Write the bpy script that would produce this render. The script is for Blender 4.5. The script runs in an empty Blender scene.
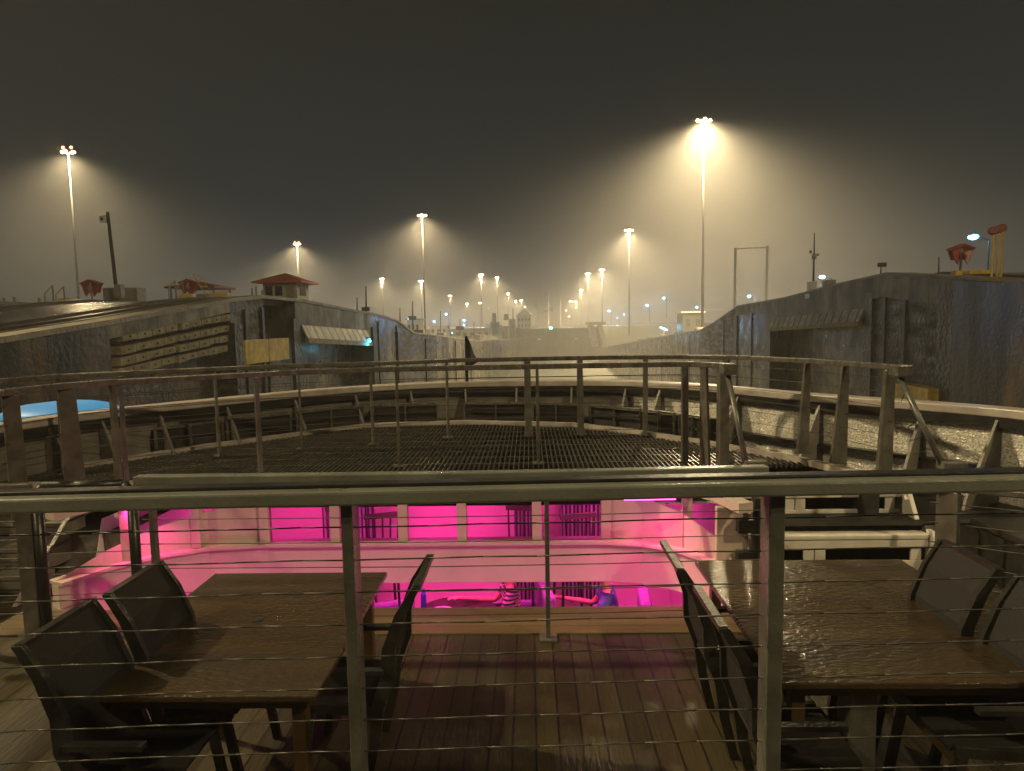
import bpy, math, random
from mathutils import Vector, Matrix
random.seed(11)
R = math.radians
sc = bpy.context.scene
COL = sc.collection

# ---------------------------------------------------------------- camera
F = 680.0; CX, CY = 512.0, 385.5
YAW, PITCH, ROLL = math.atan(18/F), math.atan(60.5/F), R(1.0)
fw = Vector((-math.sin(YAW)*math.cos(PITCH), math.cos(YAW)*math.cos(PITCH), -math.sin(PITCH)))
r0 = fw.cross(Vector((0, 0, 1))).normalized(); u0 = r0.cross(fw)
rt = r0*math.cos(ROLL) - u0*math.sin(ROLL); up = u0*math.cos(ROLL) + r0*math.sin(ROLL)
cam_d = bpy.data.cameras.new('camera'); cam = bpy.data.objects.new('camera', cam_d); COL.objects.link(cam)
M3 = Matrix((rt, up, -fw)).transposed()
cam.matrix_world = M3.to_4x4()
cam_d.sensor_width = 36; cam_d.lens = F/1024*36; cam_d.clip_start = .05; cam_d.clip_end = 5000
sc.camera = cam

# ---------------------------------------------------------------- world, exposure
w = bpy.data.worlds.new('World'); sc.world = w; w.use_nodes = True
nt = w.node_tree; bg = nt.nodes['Background']
tc = nt.nodes.new('ShaderNodeTexCoord'); sp = nt.nodes.new('ShaderNodeSeparateXYZ'); cr = nt.nodes.new('ShaderNodeValToRGB')
nt.links.new(tc.outputs['Generated'], sp.inputs[0]); nt.links.new(sp.outputs['Z'], cr.inputs[0]); nt.links.new(cr.outputs[0], bg.inputs[0])
cr.color_ramp.elements[0].position = 0.0; cr.color_ramp.elements[0].color = (.125, .15, .15, 1)
cr.color_ramp.elements[1].position = 0.5; cr.color_ramp.elements[1].color = (.014, .017, .017, 1)
el = cr.color_ramp.elements.new(.16); el.color = (.045, .055, .056, 1)
bg.inputs[1].default_value = 0.4
sc.view_settings.view_transform = 'Standard'; sc.view_settings.look = 'None'
sc.view_settings.exposure = 0.0; sc.view_settings.gamma = 1.0
sc.cycles.max_bounces = 6; sc.cycles.diffuse_bounces = 2; sc.cycles.glossy_bounces = 3
sc.cycles.volume_bounces = 0; sc.cycles.transparent_max_bounces = 12; sc.cycles.transmission_bounces = 4
sc.cycles.use_denoising = True; sc.cycles.sample_clamp_indirect = 3.0; sc.cycles.sample_clamp_direct = 0
sc.cycles.use_light_tree = True

# ---------------------------------------------------------------- layout helpers
def ray(px, py):
    return (fw*F + rt*(px-CX) - up*(py-CY)).normalized()
def onz(px, py, z):
    d = ray(px, py); return d*(z/d.z)
def aty(px, py, y):
    d = ray(px, py); return d*(y/d.y)
LA = math.atan(21/F)                       # the lock's axis, a little to the right of the ship's
def L(x, y, z=0.0):
    return Vector((x*math.cos(LA)+y*math.sin(LA), -x*math.sin(LA)+y*math.cos(LA), z))
def toL(p):
    return Vector((p.x*math.cos(LA)-p.y*math.sin(LA), p.x*math.sin(LA)+p.y*math.cos(LA), p.z))
def lw(px, py, c):                         # hit on the lock wall plane x = c, as (y, z)
    d = toL(ray(px, py)); t = c/d.x; return (d.y*t, d.z*t)
def ly(px, py, y):                         # hit on the lock plane y = const
    d = toL(ray(px, py)); return d*(y/d.y)

# ---------------------------------------------------------------- mesh helpers
class MB:
    def __init__(s): s.v = []; s.f = []
    def quad(s, a, b, c, d):
        n = len(s.v); s.v += [Vector(a), Vector(b), Vector(c), Vector(d)]; s.f.append((n, n+1, n+2, n+3)); return s
    def hexa(s, p):
        n = len(s.v); s.v += [Vector(q) for q in p]
        for q in ((0,3,2,1),(4,5,6,7),(0,1,5,4),(1,2,6,5),(2,3,7,6),(3,0,4,7)): s.f.append(tuple(n+i for i in q))
        return s
    def box(s, x0, x1, y0, y1, z0, z1, m=None):
        p = [(x0,y0,z0),(x1,y0,z0),(x1,y1,z0),(x0,y1,z0),(x0,y0,z1),(x1,y0,z1),(x1,y1,z1),(x0,y1,z1)]
        if m: p = [m(*q) for q in p]
        return s.hexa(p)
    def beam(s, a, b, w, h, upv=(0,0,1)):
        a = Vector(a); b = Vector(b); d = (b-a).normalized(); sd = d.cross(Vector(upv))
        if sd.length < 1e-4: sd = d.cross(Vector((0,1,0)))
        sd.normalize(); u = sd.cross(d)
        sd = sd*w/2; u = u*h/2
        return s.hexa([a-sd-u, a+sd-u, b+sd-u, b-sd-u, a-sd+u, a+sd+u, b+sd+u, b-sd+u])
    def tube(s, a, b, r0, r1=None, n=8):
        if r1 is None: r1 = r0
        a = Vector(a); b = Vector(b); d = (b-a).normalized()
        x = d.cross(Vector((0,0,1)) if abs(d.z) < .9 else Vector((0,1,0))).normalized(); y = d.cross(x)
        k = len(s.v)
        for (c, r) in ((a, r0), (b, r1)):
            for i in range(n):
                t = 2*math.pi*i/n; s.v.append(c + x*r*math.cos(t) + y*r*math.sin(t))
        for i in range(n): s.f.append((k+i, k+(i+1)%n, k+n+(i+1)%n, k+n+i))
        s.f.append(tuple(k+i for i in range(n))[::-1]); s.f.append(tuple(k+n+i for i in range(n)))
        return s
    def path(s, pts, r, n=8):
        for a, b in zip(pts, pts[1:]): s.tube(a, b, r, r, n)
        return s
    def prism(s, poly, off):
        n = len(s.v); k = len(poly); off = Vector(off)
        s.v += [Vector(p) for p in poly] + [Vector(p)+off for p in poly]
        s.f.append(tuple(range(n, n+k))[::-1]); s.f.append(tuple(range(n+k, n+2*k)))
        for i in range(k): s.f.append((n+i, n+(i+1)%k, n+k+(i+1)%k, n+k+i))
        return s
    def ribbon(s, pts, w, h):              # a bar of w x h following pts, mitred
        n = len(s.v); k = len(pts); pts = [Vector(p) for p in pts]
        for i, p in enumerate(pts):
            d = (pts[min(i+1,k-1)] - pts[max(i-1,0)]); d.z = 0; d.normalize(); sd = Vector((d.y, -d.x, 0))
            for a, b in ((-1,-1),(1,-1),(1,1),(-1,1)): s.v.append(p + sd*(a*w/2) + Vector((0,0,b*h/2)))
        for i in range(k-1):
            for j in range(4):
                s.f.append((n+4*i+j, n+4*i+(j+1)%4, n+4*i+4+(j+1)%4, n+4*i+4+j))
        s.f.append((n+3,n+2,n+1,n)); m = n+4*(k-1); s.f.append((m,m+1,m+2,m+3))
        return s
    def ball(s, c, rx, ry=None, rz=None, n=10, m=7):
        ry = ry or rx; rz = rz or rx; c = Vector(c); k = len(s.v)
        for i in range(m+1):
            t = math.pi*i/m
            for j in range(n):
                a = 2*math.pi*j/n; s.v.append(c+Vector((rx*math.sin(t)*math.cos(a), ry*math.sin(t)*math.sin(a), rz*math.cos(t))))
        for i in range(m):
            for j in range(n): s.f.append((k+i*n+j, k+(i+1)*n+j, k+(i+1)*n+(j+1)%n, k+i*n+(j+1)%n))
        return s
    def build(s, name, mat, parent=None, origin=None, bevel=0, smooth=False):
        o0 = Vector(origin) if origin is not None else (Vector(parent['_o']) if parent is not None and '_o' in parent else Vector((0,0,0)))
        me = bpy.data.meshes.new(name); me.from_pydata([tuple(v-o0) for v in s.v], [], s.f); me.update()
        me.materials.append(mat)
        import bmesh
        bm = bmesh.new(); bm.from_mesh(me); bmesh.ops.recalc_face_normals(bm, faces=bm.faces); bm.to_mesh(me); bm.free()
        if smooth:
            for p in me.polygons: p.use_smooth = True
        o = bpy.data.objects.new(name, me); COL.objects.link(o)
        if parent is not None:
            o.parent = parent
        else: o.location = o0
        o['_o'] = tuple(o0)
        if bevel:
            b = o.modifiers.new('bevel', 'BEVEL'); b.width = bevel; b.segments = 2; b.limit_method = 'ANGLE'
        return o
def tag(o, label=None, cat=None, group=None, kind=None):
    if label: o['label'] = label
    if cat: o['category'] = cat
    if group: o['group'] = group
    if kind: o['kind'] = kind
    return o
def empty(name, loc, label, cat, group=None, rz=0):
    o = bpy.data.objects.new(name, None); COL.objects.link(o); o.location = loc; o.rotation_euler.z = rz
    o.empty_display_size = .2; o['_o'] = tuple(loc); return tag(o, label, cat, group)
def local(name, label, cat, group=None):   # a thing modelled round (0,0,0), moved afterwards
    return empty(name, (0,0,0), label, cat, group)
def copy_tree(o, parent=None):
    c = o.copy(); COL.objects.link(c)
    if parent is not None: c.parent = parent
    for ch in list(o.children):
        if ch.type != 'LIGHT' and not ch.name.startswith('beacon'): copy_tree(ch, c)
    return c

# ---------------------------------------------------------------- materials
def pmat(name, c1, c2=None, rough=.5, metal=0, scale=4, stretch=(1,1,1), bump=0, bscale=30, rvar=0, emit=None, estr=0, detail=5, spots=None, bstretch=(1,1,1), lo=.35, hi=.65, coat=0):
    m = bpy.data.materials.new(name); m.use_nodes = True; n = m.node_tree.nodes; l = m.node_tree.links
    b = n['Principled BSDF']; b.inputs['Metallic'].default_value = metal; b.inputs['Roughness'].default_value = rough
    b.inputs['Coat Weight'].default_value = coat; b.inputs['Coat Roughness'].default_value = .12
    tc = n.new('ShaderNodeTexCoord'); mp = n.new('ShaderNodeMapping'); mp.inputs['Scale'].default_value = stretch
    l.new(tc.outputs['Object'], mp.inputs[0])
    ns = n.new('ShaderNodeTexNoise'); ns.inputs['Scale'].default_value = scale; ns.inputs['Detail'].default_value = detail
    l.new(mp.outputs[0], ns.inputs['Vector'])
    rp = n.new('ShaderNodeValToRGB'); l.new(ns.outputs['Fac'], rp.inputs[0])
    c2 = c2 or tuple(x*.6 for x in c1)
    rp.color_ramp.elements[0].position = lo; rp.color_ramp.elements[0].color = (*c2, 1)
    rp.color_ramp.elements[1].position = hi; rp.color_ramp.elements[1].color = (*c1, 1)
    l.new(rp.outputs[0], b.inputs['Base Color'])
    m['_c'] = 1
    if rvar:
        n2 = n.new('ShaderNodeTexNoise'); n2.inputs['Scale'].default_value = scale*.7; l.new(mp.outputs[0], n2.inputs['Vector'])
        mr = n.new('ShaderNodeMapRange'); mr.inputs[1].default_value = .35; mr.inputs[2].default_value = .65
        mr.inputs[3].default_value = max(.03, rough-rvar); mr.inputs[4].default_value = min(1, rough+rvar)
        l.new(n2.outputs['Fac'], mr.inputs[0]); l.new(mr.outputs[0], b.inputs['Roughness'])
    if bump:
        mp2 = n.new('ShaderNodeMapping'); mp2.inputs['Scale'].default_value = bstretch; l.new(tc.outputs['Object'], mp2.inputs[0])
        n3 = n.new('ShaderNodeTexNoise'); n3.inputs['Scale'].default_value = bscale; n3.inputs['Detail'].default_value = 3; l.new(mp2.outputs[0], n3.inputs['Vector'])
        bp = n.new('ShaderNodeBump'); bp.inputs['Strength'].default_value = bump; bp.inputs['Distance'].default_value = 1.0/bscale
        l.new(n3.outputs['Fac'], bp.inputs['Height']); l.new(bp.outputs[0], b.inputs['Normal']); l.new(bp.outputs[0], b.inputs['Coat Normal'])
        m['_bump'] = bp.name
    if emit:
        b.inputs['Emission Color'].default_value = (*emit, 1); b.inputs['Emission Strength'].default_value = estr
    m['_ramp'] = rp.name
    return m
def add_lines(m, axis, period, width, dark=.25, depth=.004):
    """dark seams every period metres along an object axis"""
    n = m.node_tree.nodes; l = m.node_tree.links; b = n['Principled BSDF']; rp = n[m['_ramp']]
    tc = n.new('ShaderNodeTexCoord'); s = n.new('ShaderNodeSeparateXYZ'); l.new(tc.outputs['Object'], s.inputs[0])
    d = n.new('ShaderNodeMath'); d.operation = 'DIVIDE'; d.inputs[1].default_value = period; l.new(s.outputs[axis], d.inputs[0])
    fr = n.new('ShaderNodeMath'); fr.operation = 'FRACT'; l.new(d.outputs[0], fr.inputs[0])
    lt = n.new('ShaderNodeMath'); lt.operation = 'LESS_THAN'; lt.inputs[1].default_value = width/period; l.new(fr.outputs[0], lt.inputs[0])
    fl = n.new('ShaderNodeMath'); fl.operation = 'FLOOR'; l.new(d.outputs[0], fl.inputs[0])
    wn = n.new('ShaderNodeTexWhiteNoise'); wn.noise_dimensions = '1D'; l.new(fl.outputs[0], wn.inputs['W'])
    mr = n.new('ShaderNodeMapRange'); mr.inputs[3].default_value = .7; mr.inputs[4].default_value = 1.15; l.new(wn.outputs['Value'], mr.inputs[0])
    k = n.new('ShaderNodeMath'); k.operation = 'MULTIPLY'; k.inputs[1].default_value = 1-dark; l.new(lt.outputs[0], k.inputs[0])
    sb = n.new('ShaderNodeMath'); sb.operation = 'SUBTRACT'; sb.inputs[0].default_value = 1; l.new(k.outputs[0], sb.inputs[1])
    mu = n.new('ShaderNodeMath'); mu.operation = 'MULTIPLY'; l.new(sb.outputs[0], mu.inputs[0]); l.new(mr.outputs[0], mu.inputs[1])
    vm = n.new('ShaderNodeVectorMath'); vm.operation = 'SCALE'
    src = b.inputs['Base Color'].links[0].from_socket
    l.new(src, vm.inputs[0]); l.new(mu.outputs[0], vm.inputs['Scale'])
    l.new(vm.outputs[0], b.inputs['Base Color'])
    return m
def streaks(m, sx=1.6, sz=.12, dark=.35, thr=(.45, .62)):
    """run-off stains: noise stretched along z, multiplied into the colour"""
    n = m.node_tree.nodes; l = m.node_tree.links; b = n['Principled BSDF']
    tc = n.new('ShaderNodeTexCoord'); mp = n.new('ShaderNodeMapping'); mp.inputs['Scale'].default_value = (sx, sx, sz); l.new(tc.outputs['Object'], mp.inputs[0])
    ns = n.new('ShaderNodeTexNoise'); ns.inputs['Scale'].default_value = 1; ns.inputs['Detail'].default_value = 6; ns.inputs['Roughness'].default_value = .65; l.new(mp.outputs[0], ns.inputs['Vector'])
    mr = n.new('ShaderNodeMapRange'); mr.inputs[1].default_value = thr[0]; mr.inputs[2].default_value = thr[1]; mr.inputs[3].default_value = dark; mr.inputs[4].default_value = 1.1
    l.new(ns.outputs['Fac'], mr.inputs[0])
    vm = n.new('ShaderNodeVectorMath'); vm.operation = 'SCALE'; src = b.inputs['Base Color'].links[0].from_socket
    l.new(src, vm.inputs[0]); l.new(mr.outputs[0], vm.inputs['Scale']); l.new(vm.outputs[0], b.inputs['Base Color'])
    return m
def emis(name, c, s, base=.8):
    m = bpy.data.materials.new(name); m.use_nodes = True; b = m.node_tree.nodes['Principled BSDF']
    b.inputs['Base Color'].default_value = (base,base,base,1); b.inputs['Emission Color'].default_value = (*c,1); b.inputs['Emission Strength'].default_value = s
    return m

M = {}
M['steel'] = pmat('painted grey steel', (.15,.15,.125), (.085,.088,.075), .32, .3, 7, bump=.12, bscale=60, rvar=.15)
M['steel_brown'] = pmat('brown varnished rail', (.135,.125,.103), (.075,.07,.057), .28, .15, 9, bump=.15, bscale=50, rvar=.15)
M['wet_rail'] = pmat('rain wet grey rail', (.19,.20,.165), (.13,.14,.115), .35, .1, 3, bump=.16, bscale=60, rvar=.12, coat=.5)
M['post'] = pmat('post paint', (.125,.115,.095), (.07,.063,.053), .3, .1, 8, bump=.1, bscale=50)
M['dark'] = pmat('dark steel', (.035,.033,.03), (.018,.017,.015), .35, .3, 6, bump=.1, bscale=40)
M['cable'] = pmat('stainless cable', (.10,.095,.08), (.05,.047,.04), .45, .5, 10)
M['deck'] = add_lines(pmat('wet teak deck', (.062,.050,.021), (.033,.027,.012), .45, 0, 3, (1,.25,1), .25, 40, .2, bstretch=(1,.2,1)), 'X', .14, .012, .15)
M['margin'] = add_lines(pmat('teak margin boards', (.16,.115,.045), (.10,.07,.028), .5, 0, 3, (.25,1,1), .2, 40, .15), 'Y', .17, .008, .3)
M['table'] = add_lines(pmat('wet teak table', (.080,.052,.020), (.038,.025,.010), .3, 0, 3, (.2,1.4,1), .36, 38, .14, bstretch=(.5,1,1), coat=.9), 'Y', .41, .006, .3)
M['wood_edge'] = pmat('table edge', (.10,.06,.025), (.06,.035,.015), .35, 0, 5)
M['chair'] = pmat('dark chair frame', (.05,.05,.043), (.025,.025,.022), .32, .4, 8, bump=.2, bscale=50)
M['sling'] = pmat('dark woven sling', (.012,.011,.010), (.007,.006,.006), .7, 0, 40, bump=.5, bscale=160)
M['white'] = pmat('white ship paint', (.80,.76,.67), (.66,.62,.54), .4, 0, 5, bump=.08, bscale=30, rvar=.1)
M['white_wall'] = pmat('white band paint', (.60,.50,.43), (.53,.44,.37), .45, 0, 2.5, bump=.06, bscale=20)
M['inside'] = pmat('lounge lining', (.78,.70,.74), (.70,.62,.66), .5, 0, 2, bump=.05, bscale=10)
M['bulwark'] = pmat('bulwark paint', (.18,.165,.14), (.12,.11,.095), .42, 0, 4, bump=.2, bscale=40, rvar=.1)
M['bulwark_wet_lit'] = pmat('bulwark plating beaded with rain', (.80,.78,.68), (.42,.41,.35), .22, .15, 40, bump=.9, bscale=48, rvar=.05, detail=3, coat=1.0)  # paler than the left plating: lamplight on the right side is in the colour
M['cap'] = pmat('bulwark cap', (.42,.38,.33), (.32,.29,.25), .34, 0, 5, bump=.1, bscale=30)
M['grating'] = pmat('grating bars', (.12,.115,.095), (.06,.057,.047), .32, .4, 12)
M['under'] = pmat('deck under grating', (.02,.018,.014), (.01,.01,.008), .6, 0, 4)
M['hull'] = pmat('hull paint', (.5,.48,.45), (.4,.38,.35), .4, 0, 2)
M['concrete'] = streaks(pmat('wet lock concrete', (.19,.16,.095), (.04,.034,.022), .42, 0, 1.1, (1,1,1), .14, 5, .2, detail=8, coat=.25), .4, .09, .10, (.42,.58))
add_lines(M['concrete'], 'Z', 1.9, .05, .35); add_lines(M['concrete'], 'Y', 5.8, .08, .3)
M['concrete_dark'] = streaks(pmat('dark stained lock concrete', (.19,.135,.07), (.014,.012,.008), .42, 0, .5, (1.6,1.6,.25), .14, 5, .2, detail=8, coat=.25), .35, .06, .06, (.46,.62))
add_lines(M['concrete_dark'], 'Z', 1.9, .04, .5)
M['scarred'] = streaks(pmat('scarred lock concrete', (.13,.12,.08), (.026,.024,.017), .5, 0, 1.3, (1,.5,2.2), .35, 4, .2, detail=10), .5, .2, .12, (.38,.62))
add_lines(M['scarred'], 'Z', .62, .05, .35); add_lines(M['scarred'], 'Y', 3.1, .07, .3)
M['concrete_top'] = pmat('wet pavement', (.26,.235,.18), (.09,.085,.065), .25, 0, .35, (1,.25,1), .25, 6, .15, detail=8)
M['concrete_light'] = streaks(pmat('weathered pale concrete', (.29,.28,.22), (.09,.087,.068), .55, 0, .9, bump=.12, bscale=5, detail=8), .6, .2, .25, (.38,.58))
add_lines(M['concrete_light'], 'Y', 2.9, .07, .3)
M['shade_black'] = streaks(pmat('stained black recess shade', (.09,.075,.045), (.02,.018,.013), .4, 0, .8, bump=.4, bscale=4, detail=8), .6, .2, .3, (.4,.6))  # near-black base colour puts the shade of the recesses into the wall
M['coping'] = pmat('coping', (.30,.275,.21), (.15,.14,.11), .5, 0, .8, bump=.4, bscale=6)
M['rusty'] = pmat('rusty track', (.07,.055,.035), (.035,.03,.02), .4, .4, 3)
M['timber'] = pmat('fender timber', (.34,.30,.19), (.17,.145,.09), .7, 0, 3, bump=.4, bscale=12)
M['hood_panel'] = pmat('pale sloping panel', (.5,.52,.47), (.22,.22,.2), .5, 0, 2.2, (1,1,1), .3, 6, lo=.38, hi=.6)
add_lines(M['hood_panel'], 'Y', 1.25, .3, .15)
M['yellow'] = pmat('worn yellow paint', (.75,.54,.06), (.42,.32,.06), .5, 0, 2.5, bump=.2, bscale=12, detail=8)
M['yellow_clean'] = pmat('yellow paint', (.65,.45,.07), (.5,.34,.05), .45, 0, 4)
M['red'] = pmat('red enamel', (.34,.035,.025), (.22,.025,.018), .4, 0, 4, bump=.1, bscale=10)
M['tile'] = pmat('red roof tile', (.62,.14,.06), (.45,.10,.05), .5, 0, 5, bump=.5, bscale=7)
M['stucco'] = pmat('cream stucco', (.5,.46,.36), (.4,.36,.28), .7, 0, 2)
M['grass'] = pmat('grass', (.09,.10,.035), (.05,.06,.02), .8, 0, 6, bump=.5, bscale=20)
M['pole'] = pmat('galvanised pole', (.05,.049,.042), (.035,.034,.03), .5, .4, 3)
M['mech'] = pmat('grey cabinet', (.30,.30,.27), (.2,.2,.18), .5, 0, 3)
M['darkglass'] = pmat('dark window glass', (.02,.022,.025), (.01,.01,.012), .1, 0, 2)
M['gate'] = streaks(pmat('lock gate steel', (.13,.125,.10), (.07,.068,.055), .5, .2, .5, bump=.3, bscale=2), .5, .1, .6)
M['white_sign'] = pmat('white enamel', (.75,.75,.72), (.65,.65,.6), .4, 0, 4)
M['flag'] = pmat('dark flag cloth', (.03,.03,.05), (.02,.02,.03), .7, 0, 6)
M['skin'] = pmat('skin', (.5,.3,.22), (.44,.26,.18), .5, 0, 10)
M['hair'] = pmat('hair', (.05,.035,.02), (.03,.02,.01), .5, 0, 30)
M['shirt_blue'] = pmat('blue cloth', (.13,.2,.55), (.09,.14,.4), .8, 0, 14, bump=.2, bscale=30)
M['shirt_red'] = pmat('red cloth', (.55,.04,.05), (.4,.03,.04), .8, 0, 14)
M['trouser'] = pmat('dark trousers', (.05,.04,.06), (.03,.03,.04), .8, 0, 12)
M['plate'] = pmat('white crockery', (.7,.7,.7), (.6,.6,.6), .2, 0, 4)
M['bottle'] = pmat('blue plastic', (.06,.15,.6), (.04,.1,.45), .2, 0, 4)
M['mush'] = pmat('purple upholstery', (.35,.25,.55), (.25,.18,.42), .7, 0, 8)
def stripe_mat(name, ca, cb, axis, period):
    m = pmat(name, ca, ca, .7, 0, 5); return add_lines(m, axis, period, period*.5, .08)
M['stripe'] = stripe_mat('striped shirt cloth', (.6,.55,.62), None, 'Z', .045)
M['reflection'] = stripe_mat('striped curtain cloth', (.32,.26,.42), None, 'X', .055)
M['water'] = pmat('lock water', (.14,.14,.10), (.10,.10,.075), .28, 0, .2, bump=.5, bscale=1.2)
M['warm'] = emis('sodium floodlight lens', (1.0,.72,.32), 500)
M['warm_far'] = emis('far sodium floodlight lens', (1.0,.74,.36), 200)
M['coolw'] = emis('cool LED lens', (.08,.5,1.0), 14)
M['cyan'] = emis('cyan lamp lens', (.03,.6,1.0), 5)
M['green'] = emis('green signal lens', (.05,.9,.45), 40)
M['redlamp'] = emis('red beacon lens', (1,.1,.05), 30)
M['magenta'] = emis('magenta ceiling strip', (1.0,.06,.55), 6)
M['lit_blue'] = emis('lit blue strip', (.25,.7,1.0), 4)
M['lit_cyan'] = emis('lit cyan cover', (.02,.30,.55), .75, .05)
def thin_glass(name, tint=(1,1,1)):
    m = bpy.data.materials.new(name); m.use_nodes = True; n = m.node_tree.nodes; l = m.node_tree.links; n.clear()
    out = n.new('ShaderNodeOutputMaterial'); mx = n.new('ShaderNodeMixShader'); tr = n.new('ShaderNodeBsdfTransparent'); gl = n.new('ShaderNodeBsdfGlossy')
    tr.inputs[0].default_value = (*tint,1); gl.inputs['Roughness'].default_value = .06
    fr = n.new('ShaderNodeFresnel'); fr.inputs[0].default_value = 1.45
    l.new(fr.outputs[0], mx.inputs[0]); l.new(tr.outputs[0], mx.inputs[1]); l.new(gl.outputs[0], mx.inputs[2]); l.new(mx.outputs[0], out.inputs[0])
    return m
M['glass'] = thin_glass('window glass', (.95,.9,.95))

# ================================================================ THE LOCK
WX_L, WX_R, WATER = -13.4, 20.0, -15.3
def curve_top(pix, c): return [lw(px, py, c) for px, py in pix]
topL = curve_top([(2,343),(109,325),(190,310),(231,302),(262,298.5),(301,302),(383,317),(398,322),(413,333.5),(436,336),(479,341.5)], WX_L)
topR = curve_top([(1023,283),(944,278.5),(887,275),(836,286),(785,299),(738,307),(713,324),(700,331),(650,339),(592,350)], WX_R)
def prof(tops):
    (ya, za), (yb, zb) = tops[0], tops[1]
    s = (zb-za)/(yb-ya)
    return [(-90, za-2.5), (2, za-.9)] + tops
pL = prof(topL); pR = [(-90, topR[0][1]-.4), (2, topR[0][1]-.2)] + topR
zfar = -1.3
pL += [(308, topL[-1][1]-3.2)]
pR += [(308, topR[-1][1]-.2)]
def zat(p, y):
    for (a, za), (b, zb) in zip(p, p[1:]):
        if a <= y <= b: return za + (zb-za)*(y-a)/(b-a)
    return p[-1][1]

def wall(name, label, c, sgn, p, breaks):
    """breaks: (y0, y1, inset, lintel z under the coping or None, material)"""
    root = empty(name, L(c, 40, WATER), label, 'lock wall')
    TH = 3.0
    for (y0, y1, inset, lint, mat, extra) in breaks:
        ys = [y0] + [a for a, _ in p if y0+.01 < a < y1-.01] + [y1]
        mb = MB(); up_ = []
        for a, b in zip(ys, ys[1:]):
            za, zb = zat(p, a), zat(p, b)
            def piece(x0, z0a, z0b, z1a, z1b):
                x1 = c+sgn*TH
                mb.hexa([L(x0,a,z0a), L(x1,a,z0a), L(x1,b,z0b), L(x0,b,z0b), L(x0,a,z1a), L(x1,a,z1a), L(x1,b,z1b), L(x0,b,z1b)])
            if lint is None: piece(c+sgn*inset, WATER-2, WATER-2, za, zb)
            else:
                up_.append((a, b, za, zb))
                piece(c+sgn*inset, WATER-2, WATER-2, za-lint, zb-lint)
        mb.build('wall_section', mat, root)
        if up_:
            ub = MB()
            for a, b, za, zb in up_:
                x0, x1 = c+sgn*extra, c+sgn*TH
                ub.hexa([L(x0,a,za-lint), L(x1,a,za-lint), L(x1,b,zb-lint), L(x0,b,zb-lint), L(x0,a,za), L(x1,a,za), L(x1,b,zb), L(x0,b,zb)])
            ub.build('upper_wall_section', M['concrete_light'], root)
    cp = MB()
    for (a, za), (b, zb) in zip(p, p[1:]):
        x0, x1 = c-sgn*.06, c+sgn*.7
        cp.hexa([L(x0,a,za+.003), L(x1,a,za+.003), L(x1,b,zb+.003), L(x0,b,zb+.003), L(x0,a,za+.16), L(x1,a,za+.16), L(x1,b,zb+.16), L(x0,b,zb+.16)])
    cp.build('coping', M['coping'], root)
    return root
def yl(px): return lw(px, 330, WX_L)[0]
def yr(px): return lw(px, 320, WX_R)[0]
C, CD, CS = M['concrete'], M['concrete_dark'], M['scarred']
wl = wall('lock_wall', 'long dark stained concrete lock wall on the left, its top ramping up then down', WX_L, -1, pL, [
    (-90, yl(109), 0, None, CD, 0), (yl(109), yl(231), .6, .42, M['shade_black'], 0), (yl(231), yl(264), 0, None, CS, 0),
    (yl(264), yl(296), 2.2, .25, M['shade_black'], .6), (yl(296), yl(371), 1.5, 1.9, C, 0), (yl(371), yl(398), 0, None, C, 0),
    (yl(398), yl(436), .02, None, CS, 0), (yl(436), 308, 0, None, C, 0)])
wr = wall('lock_wall', 'long wet concrete lock wall on the right with a deep gate recess', WX_R, 1, pR, [
    (-90, yr(968), -.7, None, CD, 0), (yr(968), yr(944), -.35, None, M['shade_black'], 0), (yr(944), yr(872), 0, 1.3, CS, -.15), (yr(872), yr(768), 1.8, 1.9, C, -.15),
    (yr(768), yr(737), 0, .9, C, -.15), (yr(737), yr(700), 0, None, CS, 0), (yr(700), 308, 0, None, C, 0)])
# vertical joints and ladders on the walls, as slim dark pilasters
for root, c, s, xs in ((wl, WX_L, -1, (245, 262, 378, 396, 425, 455, 470)), (wr, WX_R, 1, (905, 885, 752, 737, 724, 690, 662, 630))):
    for px in xs:
        y = lw(px, 330, c)[0]; p = pL if s < 0 else pR
        MB().box(c-s*.1, c+s*.05, y-.12, y+.12, WATER, zat(p, y)-.4, L).build('joint_strip', M['rusty'], root)
# dark strips that draw the shade along the recess edges
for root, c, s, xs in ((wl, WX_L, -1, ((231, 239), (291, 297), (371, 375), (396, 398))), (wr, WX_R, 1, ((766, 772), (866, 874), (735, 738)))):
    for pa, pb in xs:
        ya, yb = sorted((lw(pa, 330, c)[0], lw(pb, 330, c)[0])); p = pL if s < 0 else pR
        MB().box(*sorted((c-s*.16, c+s*.02)), ya, yb, WATER, zat(p, (ya+yb)/2)-.9, L).build('shade_strip', M['shade_black'], root)
# land on both sides (one profile each), far land
def land(name, c, s, p, far, m):
    mb = MB()
    xs = [c+s*3.0, c+s*25, c+s*60, far]
    ext = p + [(309, p[-1][1]), (322, zfar), (2600, zfar)]
    for (a, za), (b, zb) in zip(ext, ext[1:]):
        for x0, x1 in zip(xs, xs[1:]): mb.quad(L(x0,a,za-.01), L(x1,a,za-.01), L(x1,b,zb-.01), L(x0,b,zb-.01))
    return tag(mb.build(name, m), kind='structure')
land('ground', WX_L, -1, pL, -1600, M['concrete_top'])
land('ground', WX_R, 1, pR, 1600, M['concrete_top'])
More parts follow.
